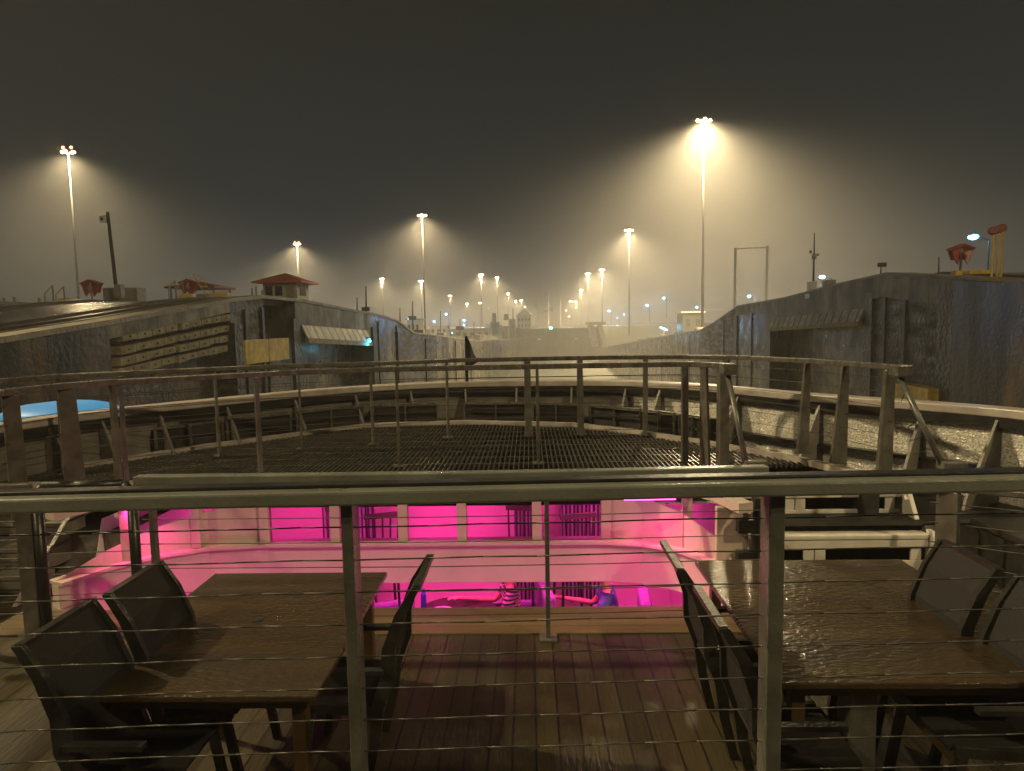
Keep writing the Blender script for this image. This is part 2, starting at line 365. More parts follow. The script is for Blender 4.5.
# land under the coping strips beyond the gate, the upper chamber
g = MB()
g.box(WX_L-3, WX_L+.01, 309, 2600, WATER-2, zfar, L); g.box(WX_R-.01, WX_R+3, 309, 2600, WATER-2, zfar, L)
tag(g.build('ground', M['concrete']), kind='structure')
tag(MB().box(-16, 23, -200, 312, WATER-3, WATER, L).build('water', M['water']), kind='structure')
tag(MB().box(WX_L+.02, WX_R-.02, 316, 2600, -5, -3.2, L).build('water', M['water']), kind='structure')
tag(MB().box(-1700, 1700, -600, -90, -18, -9, L).build('ground', M['concrete_top']), kind='structure')

# gate
gz = ly(551, 328.5, 311).z
gt = empty('lock_gate', L(3.3, 311, WATER), 'pair of closed dark steel lock gate leaves across the far end of the chamber', 'lock gate')
mid = (WX_L+WX_R)/2
for a, b in ((WX_L, mid-.05), (mid+.05, WX_R)):
    ya, yb = (309, 315) if a == WX_L else (315, 309)
    mb = MB(); mb.hexa([L(a,ya,WATER-1), L(b,yb,WATER-1), L(b,yb+1.5,WATER-1), L(a,ya+1.5,WATER-1), L(a,ya,gz), L(b,yb,gz), L(b,yb+1.5,gz), L(a,ya+1.5,gz)])
    lf = mb.build('gate_leaf', M['gate'], gt)
    rr = MB()
    for z in (gz-2, gz-5, gz-8): rr.beam(L(a,ya-.1,z), L(b,yb-.1,z), .2, .25)
    rr.build('rib', M['rusty'], lf)
    xm = (a+b)/2; mk = MB().box(xm-.8, xm+.8, (ya+yb)/2-.5, (ya+yb)/2-.3, gz-5.2, gz-4.4, L); mk.build('draft_board', M['white_sign'], lf)
hr = MB()
for i in range(12):
    x = WX_L+1+i*2.85; hr.tube(L(x, 312.5, gz), L(x, 312.5, gz+1.1), .05, .05, 5)
hr.tube(L(WX_L, 312.5, gz+1.1), L(WX_R, 312.5, gz+1.1), .06, .06, 5)
hr.build('walkway_rail', M['white'], gt)

# mule tracks on the left ramp and right wall top
def track(label, c, s, p, off, wid, yend, mat, nm='tow_track'):
    mb = MB(); pts = [q for q in p if q[0] < yend]
    for (a, za), (b, zb) in zip(pts, pts[1:]):
        x0, x1 = c+s*off, c+s*(off+wid)
        mb.hexa([L(x0,a,za-.02), L(x1,a,za-.02), L(x1,b,zb-.02), L(x0,b,zb-.02), L(x0,a,za+.13), L(x1,a,za+.13), L(x1,b,zb+.13), L(x0,b,zb+.13)])
    return tag(mb.build(nm, mat), label, 'track')
track('dark inner rail of the tow track along the left wall top', WX_L, -1, pL, 1.1, .22, 260, M['rusty'])
track('dark rack rail in the middle of the left tow track', WX_L, -1, pL, 2.0, .3, 260, M['dark'])
track('dark outer rail of the tow track, farther from the left wall edge', WX_L, -1, pL, 3.2, .22, 260, M['rusty'])
track('second tow track far back across the left ramp', WX_L, -1, pL, 8.5, .5, 200, M['dark'])
track('low kerb behind the tracks on the left ramp', WX_L, -1, pL, 13, .4, 200, M['coping'], 'kerb')
track('dark inner rail of the tow track on the right wall top', WX_R, 1, pR, 1.1, .22, 260, M['rusty'])
track('dark outer rail of the tow track on the right wall top', WX_R, 1, pR, 3.2, .22, 260, M['rusty'])

# timber fender blocks in the left recess
fd = empty('timber_fender', L(WX_L, 24, 0), 'four slanting rows of pale timber fender blocks bolted in the left wall recess', 'fender')
rows = [((122,334),(231,314)), ((121,347),(230,325)), ((120,358),(229,335)), ((118,369),(228,345))]
for (a, b) in rows:
    A = lw(*a, WX_L); B = lw(*b, WX_L); n = 9
    for i in range(n):
        if i == 4: t0, t1 = i/n+.035, (i+1)/n-.004
        else: t0, t1 = i/n+.004, (i+1)/n-.004
        ya, yb = A[0]+(B[0]-A[0])*t0, A[0]+(B[0]-A[0])*t1; za, zb = A[1]+(B[1]-A[1])*t0, A[1]+(B[1]-A[1])*t1
        h = .24*(1+.1*random.uniform(-1,1)); dx = .02*random.random()
        mb = MB(); x0, x1 = WX_L-.5, WX_L-.02+dx
        mb.hexa([L(x0,ya,za-h), L(x1,ya,za-h), L(x1,yb,zb-h), L(x0,yb,zb-h), L(x0,ya,za), L(x1,ya,za), L(x1,yb,zb), L(x0,yb,zb)])
        blk = mb.build('fender_block', M['timber'], fd)
        ym, zm = (ya+yb)/2, (za+zb)/2-h/2; MB().tube(L(x1-.01,ym,zm), L(x1+.03,ym,zm), .035, .035, 6).build('bolt', M['dark'], blk)
def board_pair(name, label, c, s, px0, px1, py0, py1, out):
    y0 = lw(px0, (py0+py1)/2, c)[0]; y1 = lw(px1, (py0+py1)/2, c)[0]
    pm = (px0+px1)/2; zt = lw(pm, py0, c)[1]; zb = lw(pm, py1, c)[1]; ym = (y0+y1)/2
    root = empty(name, L(c, ym, zb), label, 'buffer')
    x0, x1 = c, c-s*out
    for a, b in ((min(y0,y1), ym-.04), (ym+.04, max(y0,y1))):
        MB().box(min(x0,x1), max(x0,x1), a, b, zb, zt, L).build('panel', M['yellow'], root, bevel=.02)
board_pair('buffer_board', 'worn yellow double buffer board on the left lock wall under the red roofed hut', WX_L, -1, 243, 287, 339, 362, .12)
board_pair('buffer_board', 'small yellow double buffer board low on the right wall behind the bulwark', WX_R, 1, 903, 946, 385, 402, .9)
# pale sloping hoods over the gate recesses
def hood(label, c, s, pxa, pxb, pyt, pyb, out):
    (y0, za), (y1, zb) = lw(pxa, pyt[0], c), lw(pxb, pyt[1], c); za2 = lw(pxa, pyb[0], c)[1]; zb2 = lw(pxb, pyb[1], c)[1]
    root = empty('recess_hood', L(c, (y0+y1)/2, min(za2, zb2)), label, 'hood')
    x0, x1 = c-s*.02, c-s*out
    MB().hexa([L(x0,y0,za), L(x0,y1,zb), L(x0-s*.08,y1,zb), L(x0-s*.08,y0,za), L(x1,y0,za2), L(x1,y1,zb2), L(x1-s*.08,y1,zb2), L(x1-s*.08,y0,za2)]).build('sloping_panel', M['hood_panel'], root)
    MB().beam(L(x1,y0,za2-.15), L(x1,y1,zb2-.15), .22, .28).build('timber_beam', M['timber'], root)
hood('pale sloping hood with a timber beam over the left gate recess', WX_L, -1, 300, 366, (325, 330.5), (338, 342), .35)
hood('pale sloping hood with a timber beam over the right gate recess', WX_R, 1, 866, 772, (306, 317), (321, 328), .35)
# small white sign on the right wall
sg = lw(810, 296, WX_R); tag(MB().box(WX_R-.22, WX_R-.155, sg[0]-.5, sg[0]+.5, sg[1]-.18, sg[1]+.18, L).build('wall_sign', M['white_sign']), 'small white plate on the right lock wall above the recess hood', 'sign')

# ---------------------------------------------------------------- lamps
def spot(name, power, col, size, parent, loc, blend=.5, rad=.35, kind='SPOT'):
    ld = bpy.data.lights.new(name, kind); ld.energy = power; ld.color = col; ld.shadow_soft_size = rad
    if kind == 'SPOT': ld.spot_size = R(size); ld.spot_blend = blend
    o = bpy.data.objects.new(name, ld); COL.objects.link(o); o.parent = parent; o.location = loc
    return o
LAMP_P = 300000
def mast_proto(H, big):
    root = local('light_mast', 'x', 'lamp')
    MB().tube((0,0,0), (0,0,H), .24, .09, 10).build('pole', M['pole'], root, smooth=True)
    hb = MB(); hb.tube((-.95,0,H), (.95,0,H), .06, .06, 6); hb.tube((0,-.9,H), (0,.9,H), .06, .06, 6); hb.tube((0,0,H-.2), (0,0,H+.3), .18, .14, 10)
    head = hb.build('crossarm', M['pole'], root)
    for x, y in ((-.95,0), (-.42,.3), (.42,.3), (.95,0), (0,-.8)):
        MB().box(x-.2, x+.2, y-.2, y+.2, H-.30, H-.06).build('floodlight', M['mech'], head, bevel=.04)
        MB().ball((x, y, H-.36), .2, .2, .16, 8, 5).build('lens', M['warm'], head, smooth=True)
    if big: MB().ball((0, 0, H+.6), .14).build('beacon', M['redlamp'], head)
    return root
mast_light = None
def mast(px, py, X, label, zb=None, power=1.0, red=False):
    # on the line x = X of the lock, top seen at px,py
    d = toL(ray(px, py)); y = X*d.y/d.x; z = X*d.z/d.x
    o = mast_at(X, y, z, label, zb, power)
    if red:
        m_ = MB()
        for x in (-.7, .7): m_.ball((x, -.2, 32.35), .2, .2, .2, 8, 5).build('beacon', M['redlamp'], o, origin=(0,0,0)); m_ = MB()
    return o
protoM = mast_proto(32.0, False)
used = [False]
def mast_at(X, y, ztop, label, zb=None, power=1.0, lcol=(1.0,.78,.44), aim=None, ang=162):
    o = protoM if not used[0] else copy_tree(protoM); used[0] = True
    o.location = L(X, y, ztop-32.0); o.rotation_euler.z = -LA
    tag(o, label, 'lamp', 'high floodlight masts along the locks')
    if power > 0:
        s = spot('mast_light', LAMP_P*power, lcol, ang, o, (0,0,32-.75), 1.0, .6)
        if aim is not None:
            dv = Vector(aim)-L(X, y, ztop-.75); s.rotation_euler = (Matrix.Rotation(LA, 3, 'Z') @ dv).to_track_quat('-Z', 'Y').to_euler()
    return o
# near ones that light the ship, behind the photographer's frame, then the visible rows
mast_at(-27, -14, 27, 'floodlight mast behind the photographer on the left wall', power=.075, aim=(2,8,-2), ang=60)
mast(704, 118, 24.0, 'tall bright floodlight mast on the right wall, nearest of the right row', power=2.2)
mast(629, 229, 24.0, 'second floodlight mast of the right row, beside the gate approach')
mast(602, 269, 26.0, 'third floodlight mast of the right row, above the right gate pier')
mast(588, 273, 21.5, 'fourth floodlight mast of the right row, just left of the third')
mast(581, 290, 25.0, 'fifth floodlight mast of the right row, above the gate end', power=.8)
mast(571, 301, 24.0, 'left one of a close pair of far lamps right of the gate middle', power=.6)
mast(576, 301.5, 31.0, 'right one of a close pair of far lamps right of the gate middle', power=.6)
mast(68, 150, -78.0, 'tall floodlight mast at the far left, standing on the other lane', power=.5, red=True)
mast(297, 243, -87.0, 'floodlight mast high behind the red roofed hut', power=.8, red=True)
mast(422, 214, -34.0, 'tall floodlight mast left of centre, nearest of the middle row', power=.8)
mast(382, 278, -103.0, 'floodlight mast behind the wall sign, between hut and centre mast', power=.9)
mast(421, 280.5, -72.0, 'shorter looking mast almost hidden behind the tall left of centre mast', power=.8)
mast(481, 274, -38.0, 'floodlight mast over the left gate machinery, left of two close ones', power=.9)
mast(497, 277, -33.0, 'floodlight mast over the left gate machinery, right of two close ones', power=.9)
mast(508, 293, -34.0, 'floodlight mast above the pale machinery next to the control house', power=.7)
mast(450, 295.5, -98.0, 'small far floodlight mast over the blue lit buildings', power=.6)
mast(467, 303.5, -98.0, 'small far floodlight mast right of the blue lit buildings', power=.5)
mast(516, 300.5, -34.0, 'far mast just above the roof of the control house', power=.5)
mast(521, 300, -28.0, 'far mast right above the ridge of the control house', power=.5)
for i, (px, py, X, lb) in enumerate([(489,308,-98,'faint far lamp low between two left masts'), (497,311,-98,'faint far lamp low left of the control house'),
        (525,306.5,-34,'faint far lamp to the right of the control house roof'), (531,313,-34,'faint far lamp low beside the thin white mast'),
        (566,310,22,'faint far lamp left of the far right row'), (569,316,24,'lowest faint far lamp of the right row'),
        (576,307,33,'faint far lamp just under the close right pair'), (480,302.5,-60,'faint far lamp halfway down the left machinery mast')]):
    mast(px, py, X, lb, power=0)
mast_at(27, -16, 27, 'floodlight mast behind the photographer on the right wall', power=.12, aim=(0,34,0), ang=110)

# LED street lights, cool blue
def led_proto():
    root = local('street_lamp', 'x', 'lamp')
    MB().tube((0,0,0), (0,0,9), .1, .06, 8).build('pole', M['pole'], root)
    a = MB(); a.tube((0,0,8.9), (-1.2,0,9.3), .05, .04, 6); arm = a.build('arm', M['pole'], root)
    MB().box(-1.6,-1.0,-.16,.16,9.26,9.42).build('lamp_head', M['mech'], arm)
    MB().ball((-1.3,0,9.2), .42, .42, .22, 8, 5).build('lens', M['coolw'], arm)
    return root
protoD = led_proto(); ud = [False]
def led(px, py, y, label, power=6000):
    q = ly(px, py, y); o = protoD if not ud[0] else copy_tree(protoD); ud[0] = True
    o.location = L(q.x+1.3, y, q.z-9.2); tag(o, label, 'lamp', 'cool blue street lamps beyond the walls')
    spot('street_light', power*.45, (.12,.48,1.0), 160, o, (-1.3,0,8.9), .6, .3, kind='POINT')
led(749,296,150,'cool blue lamp at the foot of the two white posts', 9000); led(822,277,95,'cool blue lamp beside the weather mast on the right wall', 2500)
led(973,237,60,'cool blue lamp above the red hood at the right', 1100)
led(609,311,420,'cool blue lamp, lowest left of the far right group', 30000); led(617,318,430,'small cool lamp between two blue ones right of the gate', 20000)
led(624,314,430,'cool blue lamp left of the second right mast', 30000); led(647,305,360,'cool blue lamp just right of the second right mast', 30000)
led(664,298,330,'cool blue lamp, highest of the far right group', 30000); led(697,307,260,'cool blue lamp over the small flat roofed hut', 20000)
led(130,306,75,'cool lamp low behind the left ridge near the cabinets', 6000); led(330,312,110,'cool lamp low behind the left wall right of the hut', 9000)
led(446,314,330,'largest cool blue lamp left of the gate', 36000); led(434,321,300,'cool lamp over the low canopy building left of the gate', 12000); led(473,329,280,'cool lamp nearest the left gate machinery', 9000); led(420,325,220,'cool lamp right of the small blue lit office', 7000)
led(464,320,360,'cool blue lamp low left of the gate machinery', 20000)
led(464,325,340,'lowest cool blue lamp left of the gate machinery', 12000)

# ---------------------------------------------------------------- things on the walls
def place(px, py, y): return ly(px, py, y)
# watch hut with red hip roof
def hip_roof(mb, cx, cy, z, hx, hy, h, t=.12):
    a = [L(cx-hx,cy-hy,z), L(cx+hx,cy-hy,z), L(cx+hx,cy+hy,z), L(cx-hx,cy+hy,z)]; ap = L(cx,cy,z+h)
    n = len(mb.v); mb.v += a + [v+Vector((0,0,t)) for v in a] + [ap]
    mb.f += [(n+3,n+2,n+1,n),(n,n+1,n+5,n+4),(n+1,n+2,n+6,n+5),(n+2,n+3,n+7,n+6),(n+3,n,n+4,n+7),(n+4,n+5,n+8),(n+5,n+6,n+8),(n+6,n+7,n+8),(n+7,n+4,n+8)]
q = place(286, 284, 58); s = 58/F
k = empty('watch_hut', L(q.x, 58, q.z-2.6), 'small cream watch hut with a red hipped roof on the left wall', 'hut')
MB().box(q.x-1.45, q.x+1.45, 56.6, 59.4, q.z-3.2, q.z, L).build('wall', M['stucco'], k)
for x in (-.95, -.1): MB().box(q.x+x-.3, q.x+x+.3, 56.55, 56.62, q.z-1.05, q.z-.25, L).build('window', M['darkglass'], k)
MB().box(q.x+1.44, q.x+1.5, 57.3, 58.6, q.z-1.05, q.z-.25, L).build('window', M['darkglass'], k)
MB().box(q.x+.55, q.x+1.2, 56.54, 56.62, q.z-2.7, q.z-.3, L).build('door', M['mech'], k)
rb = MB(); hip_roof(rb, q.x, 58, q.z, 2.15, 2.1, .95); rb.build('roof', M['tile'], k)
# low pavilion
q = place(201, 289, 47)
k = empty('pavilion', L(q.x, 47, q.z-1.5), 'low open pavilion with a flat red roof behind the red signal hood', 'pavilion')
rb = MB(); hip_roof(rb, q.x, 47, q.z, 1.75, 1.6, .5); rb.build('roof', M['red'], k)
for x, y in ((-1.5,-1.2),(1.5,-1.2),(-1.5,1.2),(1.5,1.2)): MB().tube(L(q.x+x,47+y,q.z-3), L(q.x+x,47+y,q.z), .07).build('column', M['mech'], k)
MB().box(q.x-.6, q.x+.9, 46.2, 47.4, q.z-3, q.z-.4, L).build('kiosk_body', M['mech'], k)
# red hoods
def red_hood(px, py, y, wpx, label, flip=1):
    q = place(px, py, y); w_ = wpx*y/F/2; o = L(q.x, y, q.z)
    k = empty('signal_hood', o+Vector((0,0,-w_*1.6)), label, 'signal hood', 'red hooded signals on the lock walls')
    mb = MB(); n = 7
    for sgn in (-1, 1):                       # two drooping side cheeks
        poly = [(sgn*w_, 0, w_*.55), (sgn*w_*.15, 0, w_*.8), (sgn*w_*.05, 0, -.05*w_), (sgn*w_*.42, 0, -w_*.95), (sgn*w_*.68, 0, -w_*.55)]
        mb.prism([o+Vector((x, -w_*.1-.25*abs(z), z)) for x, _, z in poly], (0, w_*.14, 0))
    mb.prism([o+Vector((x, -w_*.5, z)) for x, z in ((-w_*1.02, w_*.5), (0, w_*.9), (w_*1.02, w_*.5), (w_*.9, w_*.35), (0, w_*.7), (-w_*.9, w_*.35))], (0, w_*1.1, 0))
    mb.prism([o+Vector((x, w_*.45, z)) for x, z in ((-w_*.9, w_*.4), (w_*.9, w_*.4), (w_*.6, -w_*.5), (-w_*.6, -w_*.5))], (0, w_*.1, 0))
    mb.build('hood', M['red'], k)
    MB().tube(o+Vector((0,0,-w_*2.6)), o+Vector((0,0,w_*.3)), w_*.1).build('post', M['mech'], k)
    MB().ball(o+Vector((-w_*.1,-w_*.1,w_*.05)), w_*.28, w_*.2, w_*.35).build('handset', M['mech'], k)
    MB().box(-w_*.62, w_*.62, -w_*.4, w_*.4, -w_*1.95, -w_*1.5, lambda a,b,c: o+Vector((a,b,c))).build('base', M['yellow_clean'], k)
red_hood(91.5, 288, 38, 19, 'red signal hood on a post, leftmost, beside the camera pole')
red_hood(189, 287, 40, 18, 'red signal hood in front of the low pavilion')
red_hood(961, 254, 36, 21, 'red signal hood on the right wall under the blue lamp')
# camera pole
q = place(107.5, 212, 40); o = L(q.x, 40, q.z)
k = empty('camera_pole', o-Vector((0,0,7.5)), 'dark pole with a white dome camera near its top, left of the hut', 'pole')
MB().tube(o-Vector((-.35,0,7.5)), o, .13, .09).build('pole', M['pole'], k)
cmb = MB().box(-.42, -.05, -.2, .2, -.62, -.22, lambda a,b,c: o+Vector((a,b,c))); cm = cmb.build('camera_housing', M['white_sign'], k, bevel=.04)
MB().ball(o+Vector((-.25,-.2,-.42)), .1).build('camera_eye', M['dark'], cm)
MB().box(.2, .6, -.2, .2, -5.1, -4.3, lambda a,b,c: o+Vector((a,b,c))).build('junction_box', M['mech'], k)
# cabinets beside it
for i, (px, wd, lb) in enumerate(((113,.42,'grey electrical cabinet at the foot of the camera pole, left one'), (120.5,.5,'grey electrical cabinet, middle of three beside the camera pole'), (131,.75,'widest grey electrical cabinet, right of the camera pole'))):
    q = place(px, 288, 42)
    tag(MB().box(q.x-wd*.9, q.x+wd*.9, 41.5, 42.5, q.z-1.6, q.z, L).build('electrical_cabinet', M['mech'], origin=L(q.x,42,q.z-1.6), bevel=.05), lb, 'cabinet', 'cabinets by the camera pole')
# yellow handrails
def yrail(px0, px1, pyt, pyb, y, label, ladder=False):
    a = place(px0, pyb, y); b = place(px1, pyt, y)
    k = empty('access_rail', L(a.x, y, a.z), label, 'handrail', 'yellow access rails on the left wall')
    for yy in (y-.4, y+.4):
        if ladder:
            MB().tube(L(b.x-.55,yy,b.z), L(b.x+.55,yy,a.z-.6), .025).build('stile', M['yellow_clean'], k)
        else:
            MB().tube(L(a.x,yy,a.z-1), L(a.x,yy,a.z+(b.z-a.z)*.55), .025).build('post', M['mech'], k)
            MB().tube(L(b.x,yy,a.z-1), L(b.x,yy,b.z), .04).build('post', M['mech'], k)
            MB().tube(L(a.x,yy,a.z+(b.z-a.z)*.55), L(b.x,yy,b.z), .035).build('rail', M['yellow_clean'], k)
    if ladder:
        t = MB()
        for i in range(6):
            f = i/5.5; t.tube(L(b.x-.55+1.1*f,y-.4,b.z-f*(b.z-a.z+.6)), L(b.x-.55+1.1*f,y+.4,b.z-f*(b.z-a.z+.6)), .03)
        t.build('rung', M['yellow_clean'], k)
yrail(51, 58, 286, 304, 34, 'yellow topped stair rail left of the leftmost red hood')
yrail(173, 179, 281, 298, 38, 'yellow topped stair rail left of the pavilion')
yrail(199, 206, 275, 297, 38, 'yellow ladder leaning beside the pavilion red hood', True)
for px, lb in ((68,'yellow bollard block between the stair rail and first red hood'), (187,'yellow bollard block under the pavilion hood'), (222,'yellow bollard block right of the pavilion')):
    q = place(px, 301-(px-68)*.035, 36)
    tag(MB().box(q.x-.2*2, q.x+.4, 35.7, 36.3, q.z-.9, q.z+.15, L).build('bollard', M['yellow_clean'], origin=L(q.x,36,q.z-.9), bevel=.08), lb, 'bollard', 'yellow bollards on the left wall')
# small posts at the left edge and beside the hut
for px, pt, pb, y, lb in ((4,298,312,34,'short grey railing post at the extreme left edge'), (14,297,312,34,'grey post second from the left picture edge'), (39,298,309,34,'short grey post before the yellow topped rail'), (252,288,297,50,'thin post left of the hut'), (256,286,297,50,'second thin post left of the hut'), (262,290,297,50,'thin post touching the hut')):
    a = place(px, pt, y); b = place(px, pb, y)
    tag(MB().tube(L(a.x,y,b.z-1), L(a.x,y,a.z), .09, .06).build('post', M['mech'], origin=L(a.x,y,b.z-1)), lb, 'post')
# tall thin masts behind left wall, one with a brown board
def thin(px, pt, pb, y, r, label, board=None, nm='antenna_mast', mat='pole'):
    a = place(px, pt, y); b = place(px, pb, y)
    k = empty(nm, L(b.x,y,b.z-1), label, 'mast')
    MB().tube(L(b.x,y,b.z-1), L(a.x,y,a.z), r, r*.5, 6).build('pole', M[mat], k)
    if board:
        c = place(px, board, y); w_ = 4*y/F
        MB().box(c.x-w_, c.x+w_, y-.2, y-.1, c.z-w_*.5, c.z+w_*.5, L).build('board', M['rusty'], k)
    return k
thin(357, 297, 314, 80, .12, 'thin bare pole behind the left wall, left of the board')
thin(366, 286, 316, 80, .14, 'thin pole carrying a small brown board behind the left wall', 309)
thin(400, 308, 326, 150, .2, 'thin pole left of the blue lit office'); thin(412.5, 301, 322, 150, .22, 'thin pole above the blue lit office', 318)
thin(440.5, 311, 336, 190, .2, 'thin dark pole left of the largest blue lamp'); thin(460, 319, 336, 190, .2, 'thin pole with small board under the blue lamps', 328)
thin(474, 322, 334, 190, .18, 'short thin pole left of the pale machinery')
thin(536, 300, 326, 420, .3, 'far thin mast, left of three above the gate', mat='stucco'); thin(548.5, 290, 326, 400, .4, 'tallest pale mast above the middle of the gate', 309, mat='stucco')
thin(560.5, 295, 326, 410, .3, 'pale thin mast above the right half of the gate', mat='stucco'); thin(513, 308, 330, 300, .3, 'dark spire pole left of the control house')
# two white posts with a wire
a = place(735.5, 248, 82); b = place(767.5, 246, 82); k = empty('goal_frame', L(a.x,82,a.z-7), 'two tall white posts joined by a thin wire on the right wall', 'frame')
for q in (a, b): MB().tube(L(q.x,82,q.z-8), L(q.x,82,q.z), .2, .16).build('post', M['white_sign'], k)
MB().path([L(a.x,82,a.z-.1), L((a.x+b.x)/2,82,a.z-.05), L(b.x,82,b.z-.2)], .07, 5).build('wire', M['white_sign'], k)
# weather mast on right wall
q = place(814.5, 233, 62); k = empty('weather_mast', L(q.x,62,q.z-6), 'slender weather mast with instruments and white cabinets on the right wall', 'mast')
MB().tube(L(q.x,62,q.z-6), L(q.x,62,q.z), .12, .04).build('pole', M['pole'], k)
ins = MB(); ins.tube(L(q.x-.3,62,q.z-1.8), L(q.x+.35,62,q.z-1.8), .04); ins.ball(L(q.x-.3,62,q.z-1.6), .14); ins.ball(L(q.x+.35,62,q.z-1.9), .12); ins.box(q.x-.12, q.x+.15, 61.8, 62.2, q.z-2.3, q.z-1.9, L)
ins.build('instrument', M['mech'], k)
MB().box(q.x-.45, q.x+.15, 61.6, 62.4, q.z-5.6, q.z-4.2, L).build('cabinet', M['white_sign'], k, bevel=.05)
MB().box(q.x+.9, q.x+1.8, 61.6, 62.4, q.z-5.6, q.z-4.1, L).build('cabinet', M['mech'], k, bevel=.05)
thin(881, 263.5, 276, 50, .07, 'short mast with a small bird shaped sensor on the right wall', 265)
thin(939, 257, 276, 38, .06, 'short dark post left of the right red hood')
# yellow poles with red oval heads
for i, (px, pt, lb) in enumerate(((993.5,231,'yellow pole with a red oval head, left one of three'), (999,229.5,'yellow pole with a red oval head, middle one of three'), (1003,228,'yellow pole with a red oval head, right one of three'))):
    y = 33+i*.6; a = place(px, pt, y); k = empty('signal_pole', L(a.x,y,a.z-3.2), lb, 'signal pole', 'yellow signal poles with red heads')
    MB().tube(L(a.x,y,a.z-3.2), L(a.x,y,a.z-.1), .055, .055).build('pole', M['yellow_clean'], k)
    hd = MB().ball(L(a.x-.03,y,a.z), .24, .1, .2, 14, 8).build('head', M['red'], k, smooth=True)
    mk = MB(); mk.box(a.x-.17, a.x+.11, y-.13, y-.1, a.z+.04, a.z+.08, L); mk.box(a.x-.17, a.x+.11, y-.13, y-.1, a.z-.09, a.z-.05, L); mk.build('marking', M['timber'], hd)
# yellow bins on the right wall
q = place(985, 270, 35); tag(MB().box(q.x-.9, q.x+.2, 34.7, 35.3, q.z-.22, q.z, L).build('curb_block', M['yellow_clean'], origin=L(q.x,35,q.z-.22), bevel=.04), 'long low yellow block between the right red hood and the yellow poles', 'block')

# ---------------------------------------------------------------- far buildings
def house(name, px0, px1, pye, pyb, y, roof_h, label, wall_m, roof_m, nwin=3, deep=10):
    a = place(px0, pye, y); b = place(px1, pye, y); c_ = place((px0+px1)/2, pyb, y)
    z0 = c_.z-1.5; k = empty(name, L((a.x+b.x)/2, y+deep/2, z0), label, 'building')
    MB().box(a.x, b.x, y, y+deep, z0, a.z, L).build('wall', M[wall_m], k)
    rb = MB()
    if roof_h: hip_roof(rb, (a.x+b.x)/2, y+deep/2, a.z, (b.x-a.x)/2+.6, deep/2+.6, roof_h)
    else: rb.box(a.x-.4, b.x+.4, y-.4, y+deep+.4, a.z, a.z+.3, L)
    rb.build('roof', M[roof_m], k)
    w_ = (b.x-a.x)/nwin
    for r_ in range(2 if (a.z-c_.z) > 5 else 1):
        for i in range(nwin):
            x = a.x+w_*(i+.5); zz = a.z-1.2-r_*3.2
            MB().box(x-w_*.22, x+w_*.22, y-.08, y-.02, zz-1.3, zz, L).build('window', M['darkglass'], k)
    return k
house('control_house', 517, 531, 316, 328, 345, 4.0, 'cream two storey control house with a pointed roof beyond the gate', 'stucco', 'stucco', 4, 8)
house('office_building', 407, 419, 320, 330, 170, 0, 'small flat roofed office with a blue lit front left of centre', 'stucco', 'mech', 3, 6)
q0 = place(408, 318.5, 169); q1 = place(416, 317.5, 169)
tag(MB().box(q0.x, q1.x, 168.6, 168.9, q0.z-.35, q0.z+.1, L).build('light_strip', M['lit_blue'], origin=L(q0.x,168.6,q0.z)), 'glowing blue white strip over the small office front', 'light')
house('storage_shed', 683, 703, 313, 331, 130, 0, 'pale flat roofed shed behind the right wall', 'pole', 'mech', 2, 6)
house('long_shed', 425, 490, 330, 340, 260, 0, 'long low shed under the blue lamps left of the gate', 'mech', 'mech', 9, 8)
house('canopy_building', 430, 447, 326, 332, 240, 0, 'low pale canopy building beside the largest blue lamp', 'stucco', 'white_sign', 3, 6)
# pale machinery and piers either side of the gate
def pier(px0, px1, pyt, pyb, y, label, m='coping', nm='gate_pier', deep=6, lean=0):
    a = place(px0, pyt, y); b = place(px1, pyt, y); c_ = place(px0, pyb, y)
    mb = MB(); mb.hexa([L(a.x-lean,y,c_.z), L(b.x-lean,y,c_.z), L(b.x-lean,y+deep,c_.z), L(a.x-lean,y+deep,c_.z), L(a.x,y,a.z), L(b.x,y,a.z), L(b.x,y+deep,a.z), L(a.x,y+deep,a.z)])
    o = tag(mb.build(nm, M[m], origin=L((a.x+b.x)/2, y, c_.z), bevel=.15), label, 'pier')
    return o
pier(490, 499, 322, 345, 292, 'left hand pale concrete pier beside the closed gate'); pier(503, 508, 326, 346, 288, 'short pale pier between two left gate piers', 'stucco')
pier(509, 515, 319, 347, 296, 'tall pale pier touching the left gate leaf', 'coping'); pier(486, 490, 324, 344, 286, 'slim pale pier at the far left of the gate machinery', 'stucco')
pier(588, 594, 325, 347, 296, 'leaning pale pier touching the right gate leaf', 'coping', lean=-2); pier(597, 602, 323, 347, 290, 'tall bright leaning pier right of the gate', 'stucco', lean=-2.5)
pier(586, 606, 322, 325, 289, 'pale beam lying across the right gate piers', 'stucco', 'cross_beam')
for i, (px, pt, pb, lb) in enumerate(((494,313,322,'round drum on the left gate pier'), (500,325,343,'dark motor casing between the left piers'), (506,314,320,'small drum over the tall left pier'))):
    a = place(px, pt, 287); b = place(px, pb, 287)
    tag(MB().tube(L(a.x,287,b.z), L(a.x,287,a.z), 1.1, .8, 12).build('gate_machine', M['timber'], origin=L(a.x,287,b.z)), lb, 'machine')
tg = MB(); a = place(604, 326, 325); b = place(690, 322, 325)
tg.hexa([L(a.x,310,a.z-9), L(b.x+20,310,a.z-9), L(b.x+20,335,a.z-9), L(a.x,335,a.z-9), L(a.x+2,322,a.z), L(b.x+20,322,a.z+.5), L(b.x+20,335,a.z+.5), L(a.x+2,335,a.z)])
tag(tg.build('grass_bank', M['grass']), kind='structure')
